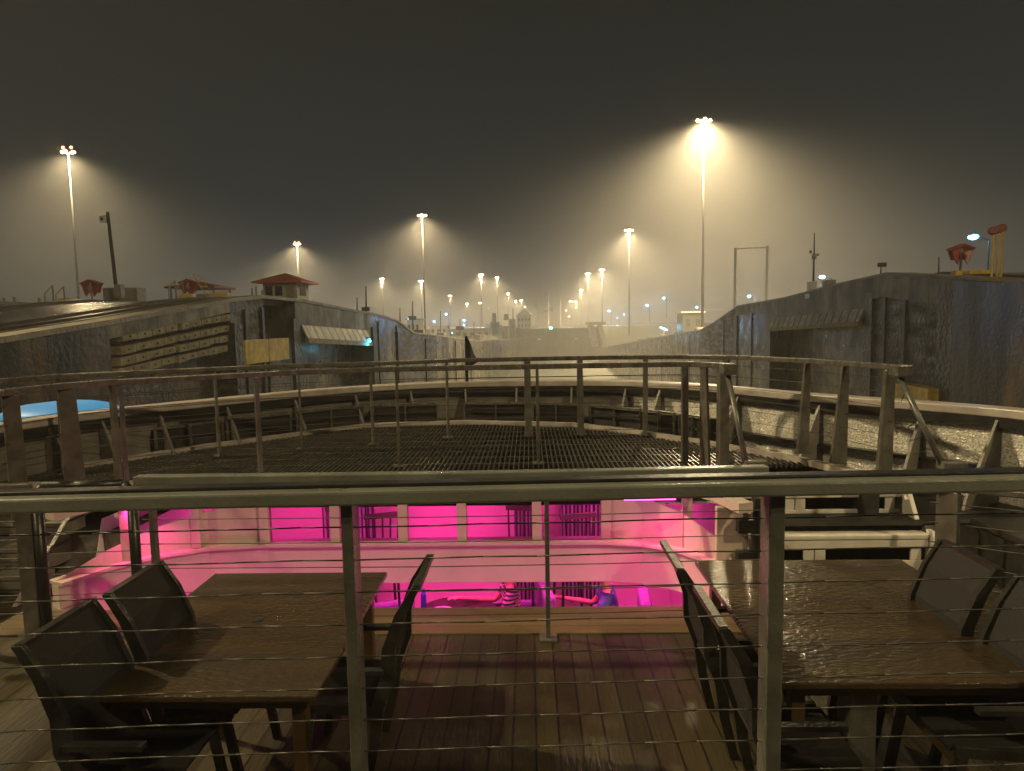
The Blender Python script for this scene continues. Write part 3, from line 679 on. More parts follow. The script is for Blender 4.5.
# rubble and kerb stones along wall tops before the gate
for s_, c, p in ((-1, WX_L, pL), (1, WX_R, pR)):
    nm = 'left' if s_ < 0 else 'right'
    for i in range(9):
        y = 100+i*19+random.uniform(-3,3); z = zat(p, y)
        o = MB().box(-1.4, 1.4, -.8, .8, 0, random.uniform(.9,1.6), lambda a_,b_,c_: L(c+s_*(5.5+random.uniform(0,.1))+a_*.5, y+b_, z+c_))
        tag(o.build('winch_housing', M['coping'], origin=L(c+s_*5.5, y, z), bevel=.1), 'pale winch housing in the row along the %s wall top before the gate' % nm, 'housing', 'winch housings on the %s wall' % nm)
# gate signal, wall cyan lamp, navigation green
q = place(551, 328, 309); k = empty('signal_lamp', L(q.x,309,q.z-.6), 'green signal lamp on top of the closed gate', 'lamp')
MB().tube(L(q.x,309,q.z-.8), L(q.x,309,q.z), .12).build('bracket', M['mech'], k); MB().ball(L(q.x,309,q.z), .7, .5, .5).build('lens', M['green'], k)
q = place(452, 333, 250); k = empty('signal_lamp', L(q.x,250,q.z-1), 'small green signal lamp below the left blue lamps', 'lamp')
MB().tube(L(q.x,250,q.z-2), L(q.x,250,q.z), .1).build('bracket', M['mech'], k); MB().ball(L(q.x,250,q.z), .3, .3, .3).build('lens', M['cyan'], k)
yw, zw = lw(369, 340.5, WX_L+.5); o = L(WX_L+.5, yw, zw); k = empty('wall_lamp', o, 'bright cyan lamp on the left lock wall at the end of the hood', 'lamp')
MB().box(-.5, 0, -.1, .1, .1, .25, lambda a,b,c: o+Vector((a,b,c))).build('bracket', M['mech'], k)
MB().ball(o, .15, .12, .15).build('lens', M['cyan'], k); spot('wall_glow', 45, (.1,.75,1), 0, k, (.2,-.2,-.3), kind='POINT', rad=.15)
q = place(664, 329, 140); o = L(q.x, 140, q.z); k = empty('marker_lamp', o, 'slanted cyan marker lamp over the right wall edge', 'lamp')
MB().tube(o+Vector((0,0,-3)), o+Vector((0,0,-.2)), .08).build('post', M['mech'], k)
mb = MB().beam(o+Vector((-.8,0,.35)), o+Vector((.7,0,-.25)), .2, .28); mb.build('lens', M['cyan'], k, bevel=.05); spot('marker_glow', 200, (.15,.75,1), 0, k, (0,-.5,.3), kind='POINT', rad=.15)

# ================================================================ THE SHIP
def proj(p):
    p = Vector(p); d = p.dot(fw); return CX + F*p.dot(rt)/d, CY - F*p.dot(up)/d
CAPZ = -1.05
capts = [onz(px, py, CAPZ) for px, py in [(17,425),(108,413),(205,403),(296,394),(365,388.5),(444,384.5),(526,383),(618,383),(700,387),(730,389.5),(817,397.5),(930,406),(1023,414)]]
a = capts[0]; b = capts[-1]
ctrl = [Vector((-6.5,-4,CAPZ)), Vector((-6.45,0,CAPZ)), Vector((-6.3,4,CAPZ)), Vector((a.x-.35,(a.y+4.6)/2,CAPZ))] + capts + [Vector((b.x+.45,(b.y+4.6)/2,CAPZ)), Vector((6.4,4,CAPZ)), Vector((6.5,0,CAPZ)), Vector((6.5,-4,CAPZ))]
def catmull(P, n=6):
    out = []
    for i in range(1, len(P)-2):
        p0, p1, p2, p3 = P[i-1:i+3]
        for k in range(n):
            t = k/n; out.append(.5*((2*p1)+(p2-p0)*t+(2*p0-5*p1+4*p2-p3)*t*t+(3*p1-p0-3*p2+p3)*t**3))
    out.append(P[-2]); return out
cap = catmull(ctrl, 5)
def inward(i):
    d = cap[min(i+1, len(cap)-1)]-cap[max(i-1, 0)]; d.z = 0; d.normalize(); return Vector((d.y, -d.x, 0))
DZ = -2.05
ship = empty('ship_bow', (0, 9, -2.5), 'brown grey ship bow bulwark with pale cap rail curving round the foredeck', 'ship bow')
MB().ribbon(cap, .26, .10).build('cap_rail', M['cap'], ship, bevel=.015)
lp, rp = MB(), MB()
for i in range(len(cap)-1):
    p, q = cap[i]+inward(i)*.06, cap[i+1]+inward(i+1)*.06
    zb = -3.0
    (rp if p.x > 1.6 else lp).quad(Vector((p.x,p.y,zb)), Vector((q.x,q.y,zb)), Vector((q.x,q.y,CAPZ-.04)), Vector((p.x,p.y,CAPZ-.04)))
lp.build('bulwark_plate', M['bulwark'], ship); rp.build('bulwark_plate', M['bulwark_wet_lit'], ship)
hl = MB()
for i in range(len(cap)-1):
    p, q = cap[i]-inward(i)*.06, cap[i+1]-inward(i+1)*.06
    prev = [(p, q)]
    for z, k in ((-4,.0),(-9,.5),(-15.6,1.4)):
        p2 = cap[i]+inward(i)*k; q2 = cap[i+1]+inward(i+1)*k; p2.z = q2.z = z
        hl.quad(prev[-1][0], prev[-1][1], q2, p2); prev.append((p2, q2))
hl.build('hull', M['hull'], ship)
# inner stringer, brackets
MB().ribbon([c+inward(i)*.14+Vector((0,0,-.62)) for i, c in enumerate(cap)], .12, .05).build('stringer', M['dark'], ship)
MB().ribbon([c+inward(i)*.10+Vector((0,0,-.10)) for i, c in enumerate(cap)], .10, .11).build('shadow_strip', M['dark'], ship)  # dark strip under the cap, built for its shadow line
cpx = [(proj(c)[0], i) for i, c in enumerate(cap) if c.y > 3]
def cap_at(px):
    for (a, i), (b, j) in zip(cpx, cpx[1:]):
        if a <= px <= b: t = (px-a)/(b-a); return cap[i].lerp(cap[j], t), inward(i)
    return None
for px in (-40, 40, 95, 155, 222, 290, 352, 408, 465, 517, 572, 628, 664, 745, 826, 926, 1005):
    r_ = cap_at(px)
    if r_ is None: continue
    c, nv = r_; t = Vector((nv.y, -nv.x, 0))*.015
    A = c+nv*.08+Vector((0,0,-.06)); B = c+nv*.08; B.z = DZ; Cc = c+nv*.72; Cc.z = DZ; D_ = c+nv*.68; D_.z = DZ+.12; E = c+nv*.14+Vector((0,0,-.06))
    MB().prism([p-t for p in (A, B, Cc, D_, E)], t*2).build('bracket', M['bulwark'], ship)
# decks
def cap_x(y, side):
    pts = [c for c in cap if (c.x < -.5 if side < 0 else c.x >= -.5)]
    best = None
    for p, q in zip(pts, pts[1:]):
        if min(p.y,q.y) <= y <= max(p.y,q.y) and abs(q.y-p.y) > 1e-6:
            t = (y-p.y)/(q.y-p.y); best = p.x+(q.x-p.x)*t
    return best if best is not None else 0
fd_ = MB(); RX0, RX1, RY1 = -4.15, 1.98, 9.9
y = 6.7
while y < 12.4:
    y2 = y+.2; l0, l1 = cap_x(y,-1), cap_x(y2,-1); g0, g1 = cap_x(y,1), cap_x(y2,1)
    if y < RY1:
        fd_.quad((l0,y,DZ),(RX0,y,DZ),(RX0,y2,DZ),(l1,y2,DZ)); fd_.quad((RX1,y,DZ),(g0,y,DZ),(g1,y2,DZ),(RX1,y2,DZ))
    else: fd_.quad((l0,y,DZ),(g0,y,DZ),(g1,y2,DZ),(l1,y2,DZ))
    y = y2
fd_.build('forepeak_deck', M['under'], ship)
DK = -2.5
dk = MB()
dk.quad((-6.45,1.7,DK),(6.45,1.7,DK),(6.45,5.31,DK),(-6.45,5.31,DK)); dk.quad((-6.3,5.31,DK),(-4.6,5.31,DK),(-4.6,6.7,DK),(-6.1,6.7,DK))
dk.quad((2.06,5.31,DK),(6.2,5.31,DK),(6.0,6.7,DK),(2.06,6.7,DK))
tag(dk.build('teak_deck', M['deck']), kind='structure')
for e_ in ((-4.6,-4.15,5.83,6.7,-2.6,DK-.001),(-6.2,-4.16,6.7,6.75,-2.6,DZ),(3.9,6.1,6.7,6.75,-2.6,DZ)): MB().box(*e_).build('deck_edge', M['bulwark'], ship)
tag(MB().box(-4.6,2.06,5.31,5.83,-2.62,DK+.012).build('margin_board', M['margin'], bevel=.006), kind='structure')
tag(MB().box(-7,7,-3,2.15,-1.78,-1.66).build('upper_deck', M['deck']), kind='structure')
MB().box(-6.4,6.4,1.6,1.72,-2.55,-1.79).build('front_bulkhead', M['white'], ship)

# ---- lounge with magenta light
lo = empty('lounge', (-1.1, 7, -4.2), 'magenta lit lounge with white framed windows curving round the well below the foredeck', 'lounge')
U = [(-4.35,5.9),(-4.15,6.3),(-3.85,6.65),(-3.4,6.9),(-2.8,7.0),(-1,7.0),(.75,7.0),(1.15,6.92),(1.5,6.7),(1.75,6.35),(1.88,5.9)]
U3 = lambda z: [Vector((x, y_, z)) for x, y_ in U]
MB().ribbon(U3(-2.492), .12, .415).build('wall', M['white_wall'], lo, bevel=.01)
MB().ribbon(U3(-2.27), .2, .03).build('window_sill', M['white_wall'], lo)
MB().ribbon(U3(-1.635), .14, .09).build('fascia', M['white_wall'], lo)
def u_at(px):                                # point of U under the image column px
    best = None
    for (a, b) in zip(U, U[1:]):
        for k in range(21):
            t = k/20; p = Vector((a[0]+(b[0]-a[0])*t, a[1]+(b[1]-a[1])*t, -2.0)); e = abs(proj(p)[0]-px)
            if best is None or e < best[0]: best = (e, p)
    return best[1]
for px in (128, 196, 266, 335, 404, 465, 534, 605):
    p = u_at(px); MB().box(p.x-.05, p.x+.05, p.y-.05, p.y+.05, -2.255, -1.68).build('mullion', M['white_wall'], lo, bevel=.006)
# solid curved corner panels rising towards the windows
for side in (1, -1):
    pts = [Vector((x,y_,0)) for x, y_ in (U[6:] if side > 0 else U[:5][::-1])]
    tops = (-1.74, -1.80, -1.9, -2.05, -2.27) if side > 0 else (-1.8, -1.9, -2.0, -2.12, -2.27)
    mb = MB()
    for i in range(4):
        a_, b_ = pts[i], pts[i+1]
        mb.quad((a_.x,a_.y,-2.255),(b_.x,b_.y,-2.255),(b_.x,b_.y,tops[i+1]),(a_.x,a_.y,tops[i]))
        mb.quad((a_.x,a_.y+.06,-2.255),(b_.x,b_.y+.06,-2.255),(b_.x,b_.y+.06,tops[i+1]),(a_.x,a_.y+.06,tops[i]))
    mb.build('corner_panel', M['white_wall'], lo)
gl = MB()
gl.quad((-3.4,6.985,-2.25),(.75,6.985,-2.25),(.75,6.985,-1.68),(-3.4,6.985,-1.68)); gl.build('window_pane', M['glass'], lo)
rm = MB()
rm.quad((RX0,9.9,-4.2),(RX1,9.9,-4.2),(RX1,9.9,-1.9),(RX0,9.9,-1.9))
rm.quad((RX0-.25,5.85,-4.2),(RX0,9.9,-4.2),(RX0,9.9,-1.9),(RX0-.25,6.7,-1.9)); rm.quad((RX1,5.85,-4.2),(RX1,9.9,-4.2),(RX1,9.9,-1.9),(RX1,7.0,-1.9)); rm.quad((RX1,5.85,-4.2),(RX1,7.0,-4.2),(RX1,7.0,-2.5),(RX1,5.85,-2.5))
rm.quad((RX0-.25,5.85,-4.2),(RX1,5.85,-4.2),(RX1,5.85,-2.63),(RX0-.25,5.85,-2.63))
rm.quad((RX0-.25,7.05,-1.9),(RX1,7.05,-1.9),(RX1,9.9,-1.9),(RX0-.25,9.9,-1.9))
rm.build('interior_wall', M['inside'], lo)
MB().box(RX0-.3,RX1+.1,5.8,10,-4.3,-4.2).build('floor', M['mech'], lo)
MB().box(RX0,RX1,9.4,9.6,-3.35,-3.15).box(RX0,RX1,9.6,9.85,-4.2,-3.2).build('counter', M['inside'], lo)
def lounge_light(x, y_, z, pw, sx, sy, rx, col=(1.0,.04,.30)):
    ld = bpy.data.lights.new('magenta_light', 'AREA'); ld.energy = pw; ld.color = col; ld.spread = R(115); ld.shape = 'RECTANGLE'; ld.size = sx; ld.size_y = sy
    o = bpy.data.objects.new('magenta_light', ld); COL.objects.link(o); o.parent = lo; o.location = Vector((x,y_,z))-Vector(lo['_o']); o.rotation_euler = (rx,0,0)
for x in (-3, -1.1, .8):
    MB().box(x-.5,x+.5,8.0,8.15,-1.94,-1.905).build('ceiling_lamp', M['magenta'], lo)
    lounge_light(x, 8.1, -1.97, 34, 1.0, .3, 0); lounge_light(x, 7.25, -1.96, 26, 1.0, .15, R(75))  # second light is extra, added to brighten the back wall
MB().box(-3.9,1.6,5.9,5.95,-3.2,-3.15).build('added_strip_lamp', M['magenta'], lo)  # unseen strip added with its light to tint the band pink
lounge_light(-1.1, 6.0, -3.1, 3, 5.0, .1, R(140), (1.0,.12,.4))
for x, y_ in ((1.15,6.55),(-3.75,6.4)):
    MB().box(x-.25,x+.25,y_-.03,y_+.03,-1.72,-1.69).build('added_washer', M['magenta'], lo)  # hidden lamp added under the fascia to turn the corner panels pink
    lounge_light(x, y_, -1.73, 6.5, .5, .08, 0)
# striped panels modelled in place of reflections in the window glass
for x0, x1, z0 in ((-2.95,-2.2,-3.1), (-.25,.12,-3.15), (.42,.95,-3.1)):
    mb = MB(); n = 10
    for i in range(n):
        xa, xb = x0+(x1-x0)*i/n, x0+(x1-x0)*(i+1)/n; ya = 9.3+.05*math.sin(i*1.9); yb = 9.3+.05*math.sin((i+1)*1.9)
        mb.quad((xa,ya,-3.9),(xb,yb,-3.9),(xb,yb,-2.0),(xa,ya,-2.0))
    o = mb.build('reflection', M['reflection'], origin=((x0+x1)/2, 9.3, -3.9))
    tag(o, {-2.95:'dark striped curtain behind the second and third lounge windows from the left', -.25:'narrow dark striped curtain behind the middle right lounge window', .42:'dark striped curtain at the right end of the lounge windows'}[x0], 'reflection')

stool = local('bar_stool', 'x', 'stool', 'dark stools in the lounge')
MB().box(-.2,.2,-.2,.2,1.28,1.36).build('seat', M['mush'], stool, bevel=.03)
for sx in (-.17,.17):
    for sy in (-.17,.17): MB().tube((sx*1.2,sy*1.2,0),(sx,sy,1.28),.018).build('leg', M['dark'], stool)
bk = MB()
for i in range(5): bk.tube((-.18+.09*i,-.19,1.36),(-.2+.1*i,-.25,1.85),.012)
bk.build('back_spindle', M['dark'], stool); MB().beam((-.23,-.25,1.86),(.23,-.25,1.86),.04,.06).build('top_rail', M['dark'], stool)
for i, (sx, sy, rz, lb) in enumerate(((-2.55,8.3,160,'dark high stool behind the second lounge window from the left'),(-1.95,8.5,20,'dark high stool behind the third lounge window mullion'),(-.15,8.3,170,'dark high stool behind the middle right lounge window'),(.5,8.4,15,'dark high stool behind the rightmost lounge window'))):
    c = stool if i == 0 else copy_tree(stool); c.location = (sx,sy,-4.2); c.rotation_euler.z = R(rz); tag(c, lb, 'stool', 'dark stools in the lounge')
# ---- lounge table, plate, bottle
q = aty(440, 608, 7.9)
t = empty('round_table', (q.x+.3, 7.95, -4.2), 'small round dark table in the lounge holding a plate', 'table')
MB().tube((q.x+.2,7.95,-3.5),(q.x+.2,7.95,-3.46),.5,.5,24).build('tabletop', M['dark'], t); MB().tube((q.x+.2,7.95,-4.2),(q.x+.2,7.95,-3.5),.05).build('leg', M['mech'], t)
tag(MB().tube((q.x+.02,7.9,-3.455),(q.x+.02,7.9,-3.43),.10,.17,20).build('plate', M['plate'], origin=(q.x+.02,7.9,-3.455)), 'round plate of food on the lounge table', 'plate')
tag(MB().ball((q.x+.02,7.9,-3.42),.1,.09,.035).build('food', M['timber'], origin=(q.x+.02,7.9,-3.42)), 'small heap of food on the plate', 'food')
bt = empty('bottle', (q.x-.22,8.05,-3.455), 'blue capped water bottle beside the plate in the lounge', 'bottle')
MB().tube((q.x-.22,8.05,-3.455),(q.x-.22,8.05,-3.28),.036,.034,12).tube((q.x-.22,8.05,-3.28),(q.x-.22,8.05,-3.23),.034,.015,12).build('body', M['bottle'], bt); MB().tube((q.x-.22,8.05,-3.23),(q.x-.22,8.05,-3.2),.018,.018,10).build('cap', M['bottle'], bt)

# ---- people: skinned skeletons
def skin_mesh(name, verts, edges, rad, mat, parent, root=0, sub=1):
    me = bpy.data.meshes.new(name); me.from_pydata([tuple(v) for v in verts], edges, []); me.materials.append(mat)
    o = bpy.data.objects.new(name, me); COL.objects.link(o); o.parent = parent
    m = o.modifiers.new('skin', 'SKIN'); m.use_smooth_shade = True
    for i, r_ in enumerate(rad):
        sv = me.skin_vertices[0].data[i]; sv.radius = (r_, r_); sv.use_root = (i == root)
    s = o.modifiers.new('sub', 'SUBSURF'); s.levels = sub; s.render_levels = sub
    return o
def seated(loc, rz, label, shirt, reach):
    """seated adult; local +y is forward, floor at z = 0"""
    k = empty('person', loc, label, 'person', rz=rz)
    V = [(0,0,.52),(0,.0,.72),(0,.02,.92),(0,.03,1.02),(0,.05,1.10),(0,.08,1.20),(0,.07,1.29)]; E = [(0,1),(1,2),(2,3),(3,4),(4,5),(5,6)]; Rr = [.13,.12,.13,.07,.055,.09,.07]
    def add(p, j, r_): V.append(p); E.append((j, len(V)-1)); Rr.append(r_); return len(V)-1
    for s in (-1, 1):
        h = add((s*.1,.03,.5), 0, .095); kn = add((s*.13,.46,.5), h, .065); an = add((s*.13,.42,.08), kn, .04); add((s*.13,.58,.04), an, .035)
        sh = add((s*.18,.02,.96), 2, .06); el = add((s*.25,.18,.72), sh, .042)
        hd = (s*.16,.48,.74) if s*reach <= 0 else (s*.20,.62,.80)
        wr_ = add(hd, el, .028); pm = add((hd[0]-s*.01,hd[1]+.08,hd[2]+.01), wr_, .03)
        for f in range(4):
            fx = hd[0]-s*.01+(f-1.5)*.02; f1 = add((fx,hd[1]+.13,hd[2]+.012), pm, .009); add((fx,hd[1]+.165+.008*(1.5-abs(f-1.5)),hd[2]-.004), f1, .008)
        add((hd[0]-s*.055,hd[1]+.08,hd[2]), pm, .010)
    skin_mesh('body', V, E, Rr, M['skin'], k)
    sV = [(0,.0,.5),(0,.0,.72),(0,.02,.92),(0,.03,1.01)]; sE = [(0,1),(1,2),(2,3)]; sR = [.15,.14,.15,.09]
    for s in (-1, 1):
        n = len(sV); sV += [(s*.18,.02,.965),(s*.235,.13,.8)]; sE += [(2,n),(n,n+1)]; sR += [.075,.065]
    skin_mesh('shirt', sV, sE, sR, shirt, k)
    tV = [(0,0,.5)]; tE = []; tR = [.145]
    for s in (-1, 1):
        n = len(tV); tV += [(s*.1,.03,.5),(s*.13,.46,.5),(s*.13,.42,.13)]; tE += [(0,n),(n,n+1),(n+1,n+2)]; tR += [.11,.08,.06]
    skin_mesh('trousers', tV, tE, tR, M['trouser'], k)
    h = MB().ball((0,.04,1.27),.098,.10,.10,14,10); hr = h.build('hair', M['hair'], None, smooth=True); hr.parent = k; hr.location = (0,0,0)
    fc = MB().ball((-.035,.155,1.225),.012).ball((.035,.155,1.225),.012); e = fc.build('eyes', M['white_sign'], None); e.parent = k
    ns = MB().prism([(-.012,.16,1.19),(.012,.16,1.19),(0,.155,1.225)],(0,.02,-.004)); e = ns.build('nose', M['skin'], None); e.parent = k
    mo = MB().box(-.022,.022,.15,.158,1.155,1.163); e = mo.build('mouth', M['shirt_red'], None); e.parent = k
    # chair under the person
q = aty(512, 600, 8.1); seated((q.x, 8.15, -4.2), R(100), 'seated person in a striped shirt, left one of two in the lounge', M['stripe'], 1)
q = aty(596, 600, 8.1); seated((q.x+.15, 8.0, -4.2), R(85), 'seated person in blue reaching an arm to the left in the lounge', M['shirt_blue'], 1)
seatp = local('lounge_chair', 'purple upholstered armchair in the lounge at the far left end of the gap', 'armchair', 'armchairs in the lounge')
MB().box(-.3,.3,-.3,.3,.12,.46).build('seat', M['mush'], seatp, bevel=.05); MB().box(-.32,.32,-.42,-.28,.12,.95).build('backrest', M['mush'], seatp, bevel=.05)
MB().box(-.38,-.28,-.35,.3,.12,.66).build('armrest', M['mush'], seatp, bevel=.04); MB().box(.28,.38,-.35,.3,.12,.66).build('armrest', M['mush'], seatp, bevel=.04)
for sx in (-.25,.25):
    for sy in (-.25,.25): MB().tube((sx,sy,0),(sx,sy,.13),.02).build('leg', M['dark'], seatp)
q = aty(392, 600, 8.0); seatp.location = (q.x, 8.2, -4.2); seatp.rotation_euler.z = R(-70)
for px, rz, lb in ((516, 100, 'purple armchair under the person in the striped shirt'), (602, 85, 'purple armchair under the person in blue')):
    c = copy_tree(seatp); q = aty(px, 600, 8.1); c.location = (q.x+(.02 if px < 550 else .15), 8.15 if px < 550 else 8.0, -4.2); c.rotation_euler.z = R(rz); tag(c, lb, 'armchair', 'armchairs in the lounge')

# ---- grating foredeck
GZ = -1.64
toe = [onz(px, py, GZ) for px, py in [(60,470),(120,461),(209,447),(299,435),(368,426),(470,423),(573,425.5),(630,432),(695,442),(800,461),(880,480)]]
def toe_y(x):
    if x <= toe[0].x: return toe[0].y
    for p, q in zip(toe, toe[1:]):
        if p.x <= x <= q.x: return p.y+(q.y-p.y)*(x-p.x)/(q.x-p.x)
    return toe[-1].y
gr = empty('foredeck_grating', (0, 8, GZ), 'dark steel grating platform inside the bow railing', 'grating')
gb = MB(); x = toe[0].x; y0 = 7.2
while x < toe[-1].x:
    ya = 7.75 if 2.15 < x < 3.95 else y0
    if toe_y(x) > ya+.1: gb.box(x-.006, x+.006, ya, toe_y(x), GZ-.045, GZ)
    x += .058
gb.build('bearing_bar', M['grating'], gr)
cb = MB(); y = y0+.02
while y < 11.4:
    xs_ = [p for p in [toe[0].x+i*.05 for i in range(220)] if toe_y(p) > y and p < toe[-1].x and not (2.15 < p < 3.95 and y < 7.75)]
    if xs_: cb.box(min(xs_), max(xs_), y-.012, y+.012, GZ-.05, GZ-.004) if y > 7.75 else cb.box(min(xs_), 2.15, y-.012, y+.012, GZ-.05, GZ-.004)
    y += .4
cb.build('cross_bar', M['grating'], gr)
for bx in (-3.3, -1.6, .1, 1.8): MB().box(bx-.05, bx+.05, 7.2, toe_y(bx)-.02, GZ-.16, GZ-.055).build('beam', M['dark'], gr)
MB().ribbon([p+Vector((0,0,.01)) for p in toe], .10, .07).build('toe_strip', M['cap'], gr)
MB().box(toe[0].x, 2.15, 7.08, 7.2, GZ-.12, GZ+.02).build('edge_beam', M['cap'], gr)
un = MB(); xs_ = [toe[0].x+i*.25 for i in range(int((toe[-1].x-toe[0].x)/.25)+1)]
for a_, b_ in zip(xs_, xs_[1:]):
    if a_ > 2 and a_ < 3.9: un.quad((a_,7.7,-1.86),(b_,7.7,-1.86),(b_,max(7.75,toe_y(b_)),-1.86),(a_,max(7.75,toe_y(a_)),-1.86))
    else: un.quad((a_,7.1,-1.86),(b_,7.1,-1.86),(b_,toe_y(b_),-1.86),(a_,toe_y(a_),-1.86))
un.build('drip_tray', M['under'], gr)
# skirt below the toe strip
sk = MB()
for a_, b_ in zip(toe, toe[1:]): sk.quad((a_.x,a_.y,-2.05),(b_.x,b_.y,-2.05),(b_.x,b_.y,GZ-.03),(a_.x,a_.y,GZ-.03))
sk.build('skirt', M['dark'], gr)
# mooring openings behind the toe strip
names = ['leftmost','second from left','third from left','fourth from left','fifth from left, just left of the bow gap','first right of the bow gap','second right of the bow gap','third right of the bow gap','last at the right, before the end post']
for nme, (pa, pb) in zip(names, ((163,228),(234,296),(302,368),(372,437),(463,525),(529,578),(584,634),(638,668),(672,700))):
    def on_toe(px):
        best = None
        for a_, b_ in zip(toe, toe[1:]):
            for i in range(25):
                p = a_.lerp(b_, i/25)
                e = abs(proj(p)[0]-px)
                if best is None or e < best[0]: best = (e, p)
        return best[1].copy()
    A = on_toe(pa); B = on_toe(pb); d = (B-A).normalized(); nv = Vector((-d.y, d.x, 0)); A += nv*.18; B += nv*.18
    k = empty('deck_vent', ((A+B)/2), 'black slotted vent box on the foredeck, '+nme, 'vent', 'black vent boxes round the foredeck')
    zb, zt = GZ-.1, GZ+.33
    mb = MB(); t = nv*.22
    mb.prism([Vector((A.x,A.y,zb)), Vector((B.x,B.y,zb)), Vector((B.x,B.y,zt-.03)), Vector((A.x,A.y,zt-.03))], t); mb.build('box', M['under'], k)
    fm = MB()
    for z in (zb+.12, (zb+zt)/2+.06): fm.beam(Vector((A.x,A.y,z))-nv*.03, Vector((B.x,B.y,z))-nv*.03, .025, .025)
    fm.build('slat', M['dark'], k)
    f2 = MB().beam(Vector((A.x,A.y,zt))-nv*.02, Vector((B.x,B.y,zt))-nv*.02, .06, .03)
    for t_ in (0, .5, 1):
        p = A.lerp(B, t_); f2.beam(Vector((p.x,p.y,zb))-nv*.035, Vector((p.x,p.y,zt))-nv*.035, .03, .03, (0,1,0))
    f2.build('frame', M['steel_brown'], k)
# jackstaff with furled flag
q = aty(467, 383, 12.2); zt = aty(467, 336, 12.2).z
k = empty('flagstaff', (q.x, q.y, CAPZ+.05), 'short jackstaff with a dark drooping flag at the bow', 'flag')
MB().tube((q.x,q.y,CAPZ+.05),(q.x,q.y,zt),.03,.022).build('pole', M['dark'], k)
fl = MB(); 
pts = [(0,zt-.02),(.07,zt-.16),(.12,zt-.32),(.20,zt-.46),(.10,zt-.52),(.03,zt-.56),(0,zt-.5)]
fl.prism([(q.x+.02+x, q.y-.02-.05*math.sin(z*9), z) for x, z in pts], (0,.05,0)); fl.build('flag', M['flag'], k)

# ---- railings
def fin(mb, top, zb, nv, wt, wb, th, lean=0):
    """tapered flat bar post: plane holds nv, inboard flare towards the foot"""
    t = Vector((-nv.y, nv.x, 0))*th/2; T = Vector(top); a_ = T-nv*wt/2; b_ = T+nv*wt/2
    c_ = T+nv*(wb-wt/2); c_.z = zb; d_ = T-nv*wt/2; d_.z = zb
    mb.prism([a_-t, b_-t, c_-t, d_-t], t*2)
def railing(name, label, tops, H, posts, rw, rh, mat, pmat_, ncab, cgap, first=.12, flip=1, cat='railing'):
    k = empty(name, (tops[len(tops)//2].x, tops[len(tops)//2].y, tops[0].z-H), label, cat)
    MB().ribbon(tops, rw, rh).build('handrail', M[mat], k, bevel=.01)
    for (px, wt, wb, th, rot) in posts:
        best = None
        for a_, b_ in zip(tops, tops[1:]):
            for i in range(61):
                p = a_.lerp(b_, i/60); e = abs(proj(p)[0]-px)
                if best is None or e < best[0]: best = (e, p, (b_-a_).normalized())
        _, p, d = best; nv = Vector((d.y, -d.x, 0))*flip
        if rot: nv = Matrix.Rotation(R(rot), 3, 'Z') @ nv
        mb = MB(); fin(mb, p-Vector((0,0,rh/2)), p.z-H, nv, wt, wb, th); po = mb.build('post', M[pmat_], k, bevel=.004)
        fp = MB(); c_ = Vector((p.x,p.y,p.z-H))+nv*(wb/2-wt/2); fp.box(c_.x-.07,c_.x+.07,c_.y-.07,c_.y+.07,c_.z-.002,c_.z+.012); fp.build('foot_plate', M[pmat_], po)
    for i in range(ncab):
        dz = first+i*cgap; mb = MB()
        for a_, b_ in zip(tops, tops[1:]): mb.tube(a_-Vector((0,0,dz)), b_-Vector((0,0,dz)), .004, .004, 5)
        mb.build('cable', M['cable'], k)
    return k
# bow railing
tD = [onz(px, py, -.5) for px, py in [(-60,388),(0,381.5),(60,376.5),(130,373),(250,367.5),(372,363.5),(450,360.5),(527,359),(610,357.5),(690,357),(740,357.5),(810,361),(893,367)]]
railing('bow_railing', 'outer bow railing with brown cap and tapered flat posts round the foredeck', tD, 1.13,
    [(58,.08,.12,.03,0),(214,.07,.16,.03,0),(299,.07,.16,.03,0),(371,.07,.16,.03,0),(446,.05,.06,.03,0),(527,.09,.22,.09,0),(580,.08,.2,.08,0),(645,.08,.2,.07,0),(727,.10,.2,.05,0),(808,.12,.26,.03,12),(845,.12,.3,.03,18),(890,.16,.26,.04,18)], .07, .06, 'steel_brown', 'post', 6, .15)
# inner foredeck railing
tC = [onz(px, py, -.49) for px, py in [(-60,403),(0,393),(60,386.5),(117,382),(280,373),(400,369),(537,366.5),(690,364),(725,366)]]
railing('foredeck_railing', 'inner foredeck railing with wire cables, its right end boxed', tC, 1.15,
    [(10,.12,.14,.04,60),(66,.14,.18,.03,75),(112,.07,.09,.04,0),(120,.05,.06,.04,0),(256,.06,.07,.045,0),(396,.045,.05,.03,0),(537,.05,.06,.035,0),(684,.08,.10,.07,0),(704,.15,.24,.03,70),(723,.14,.16,.10,60)], .075, .06, 'steel_brown', 'post', 6, .16)
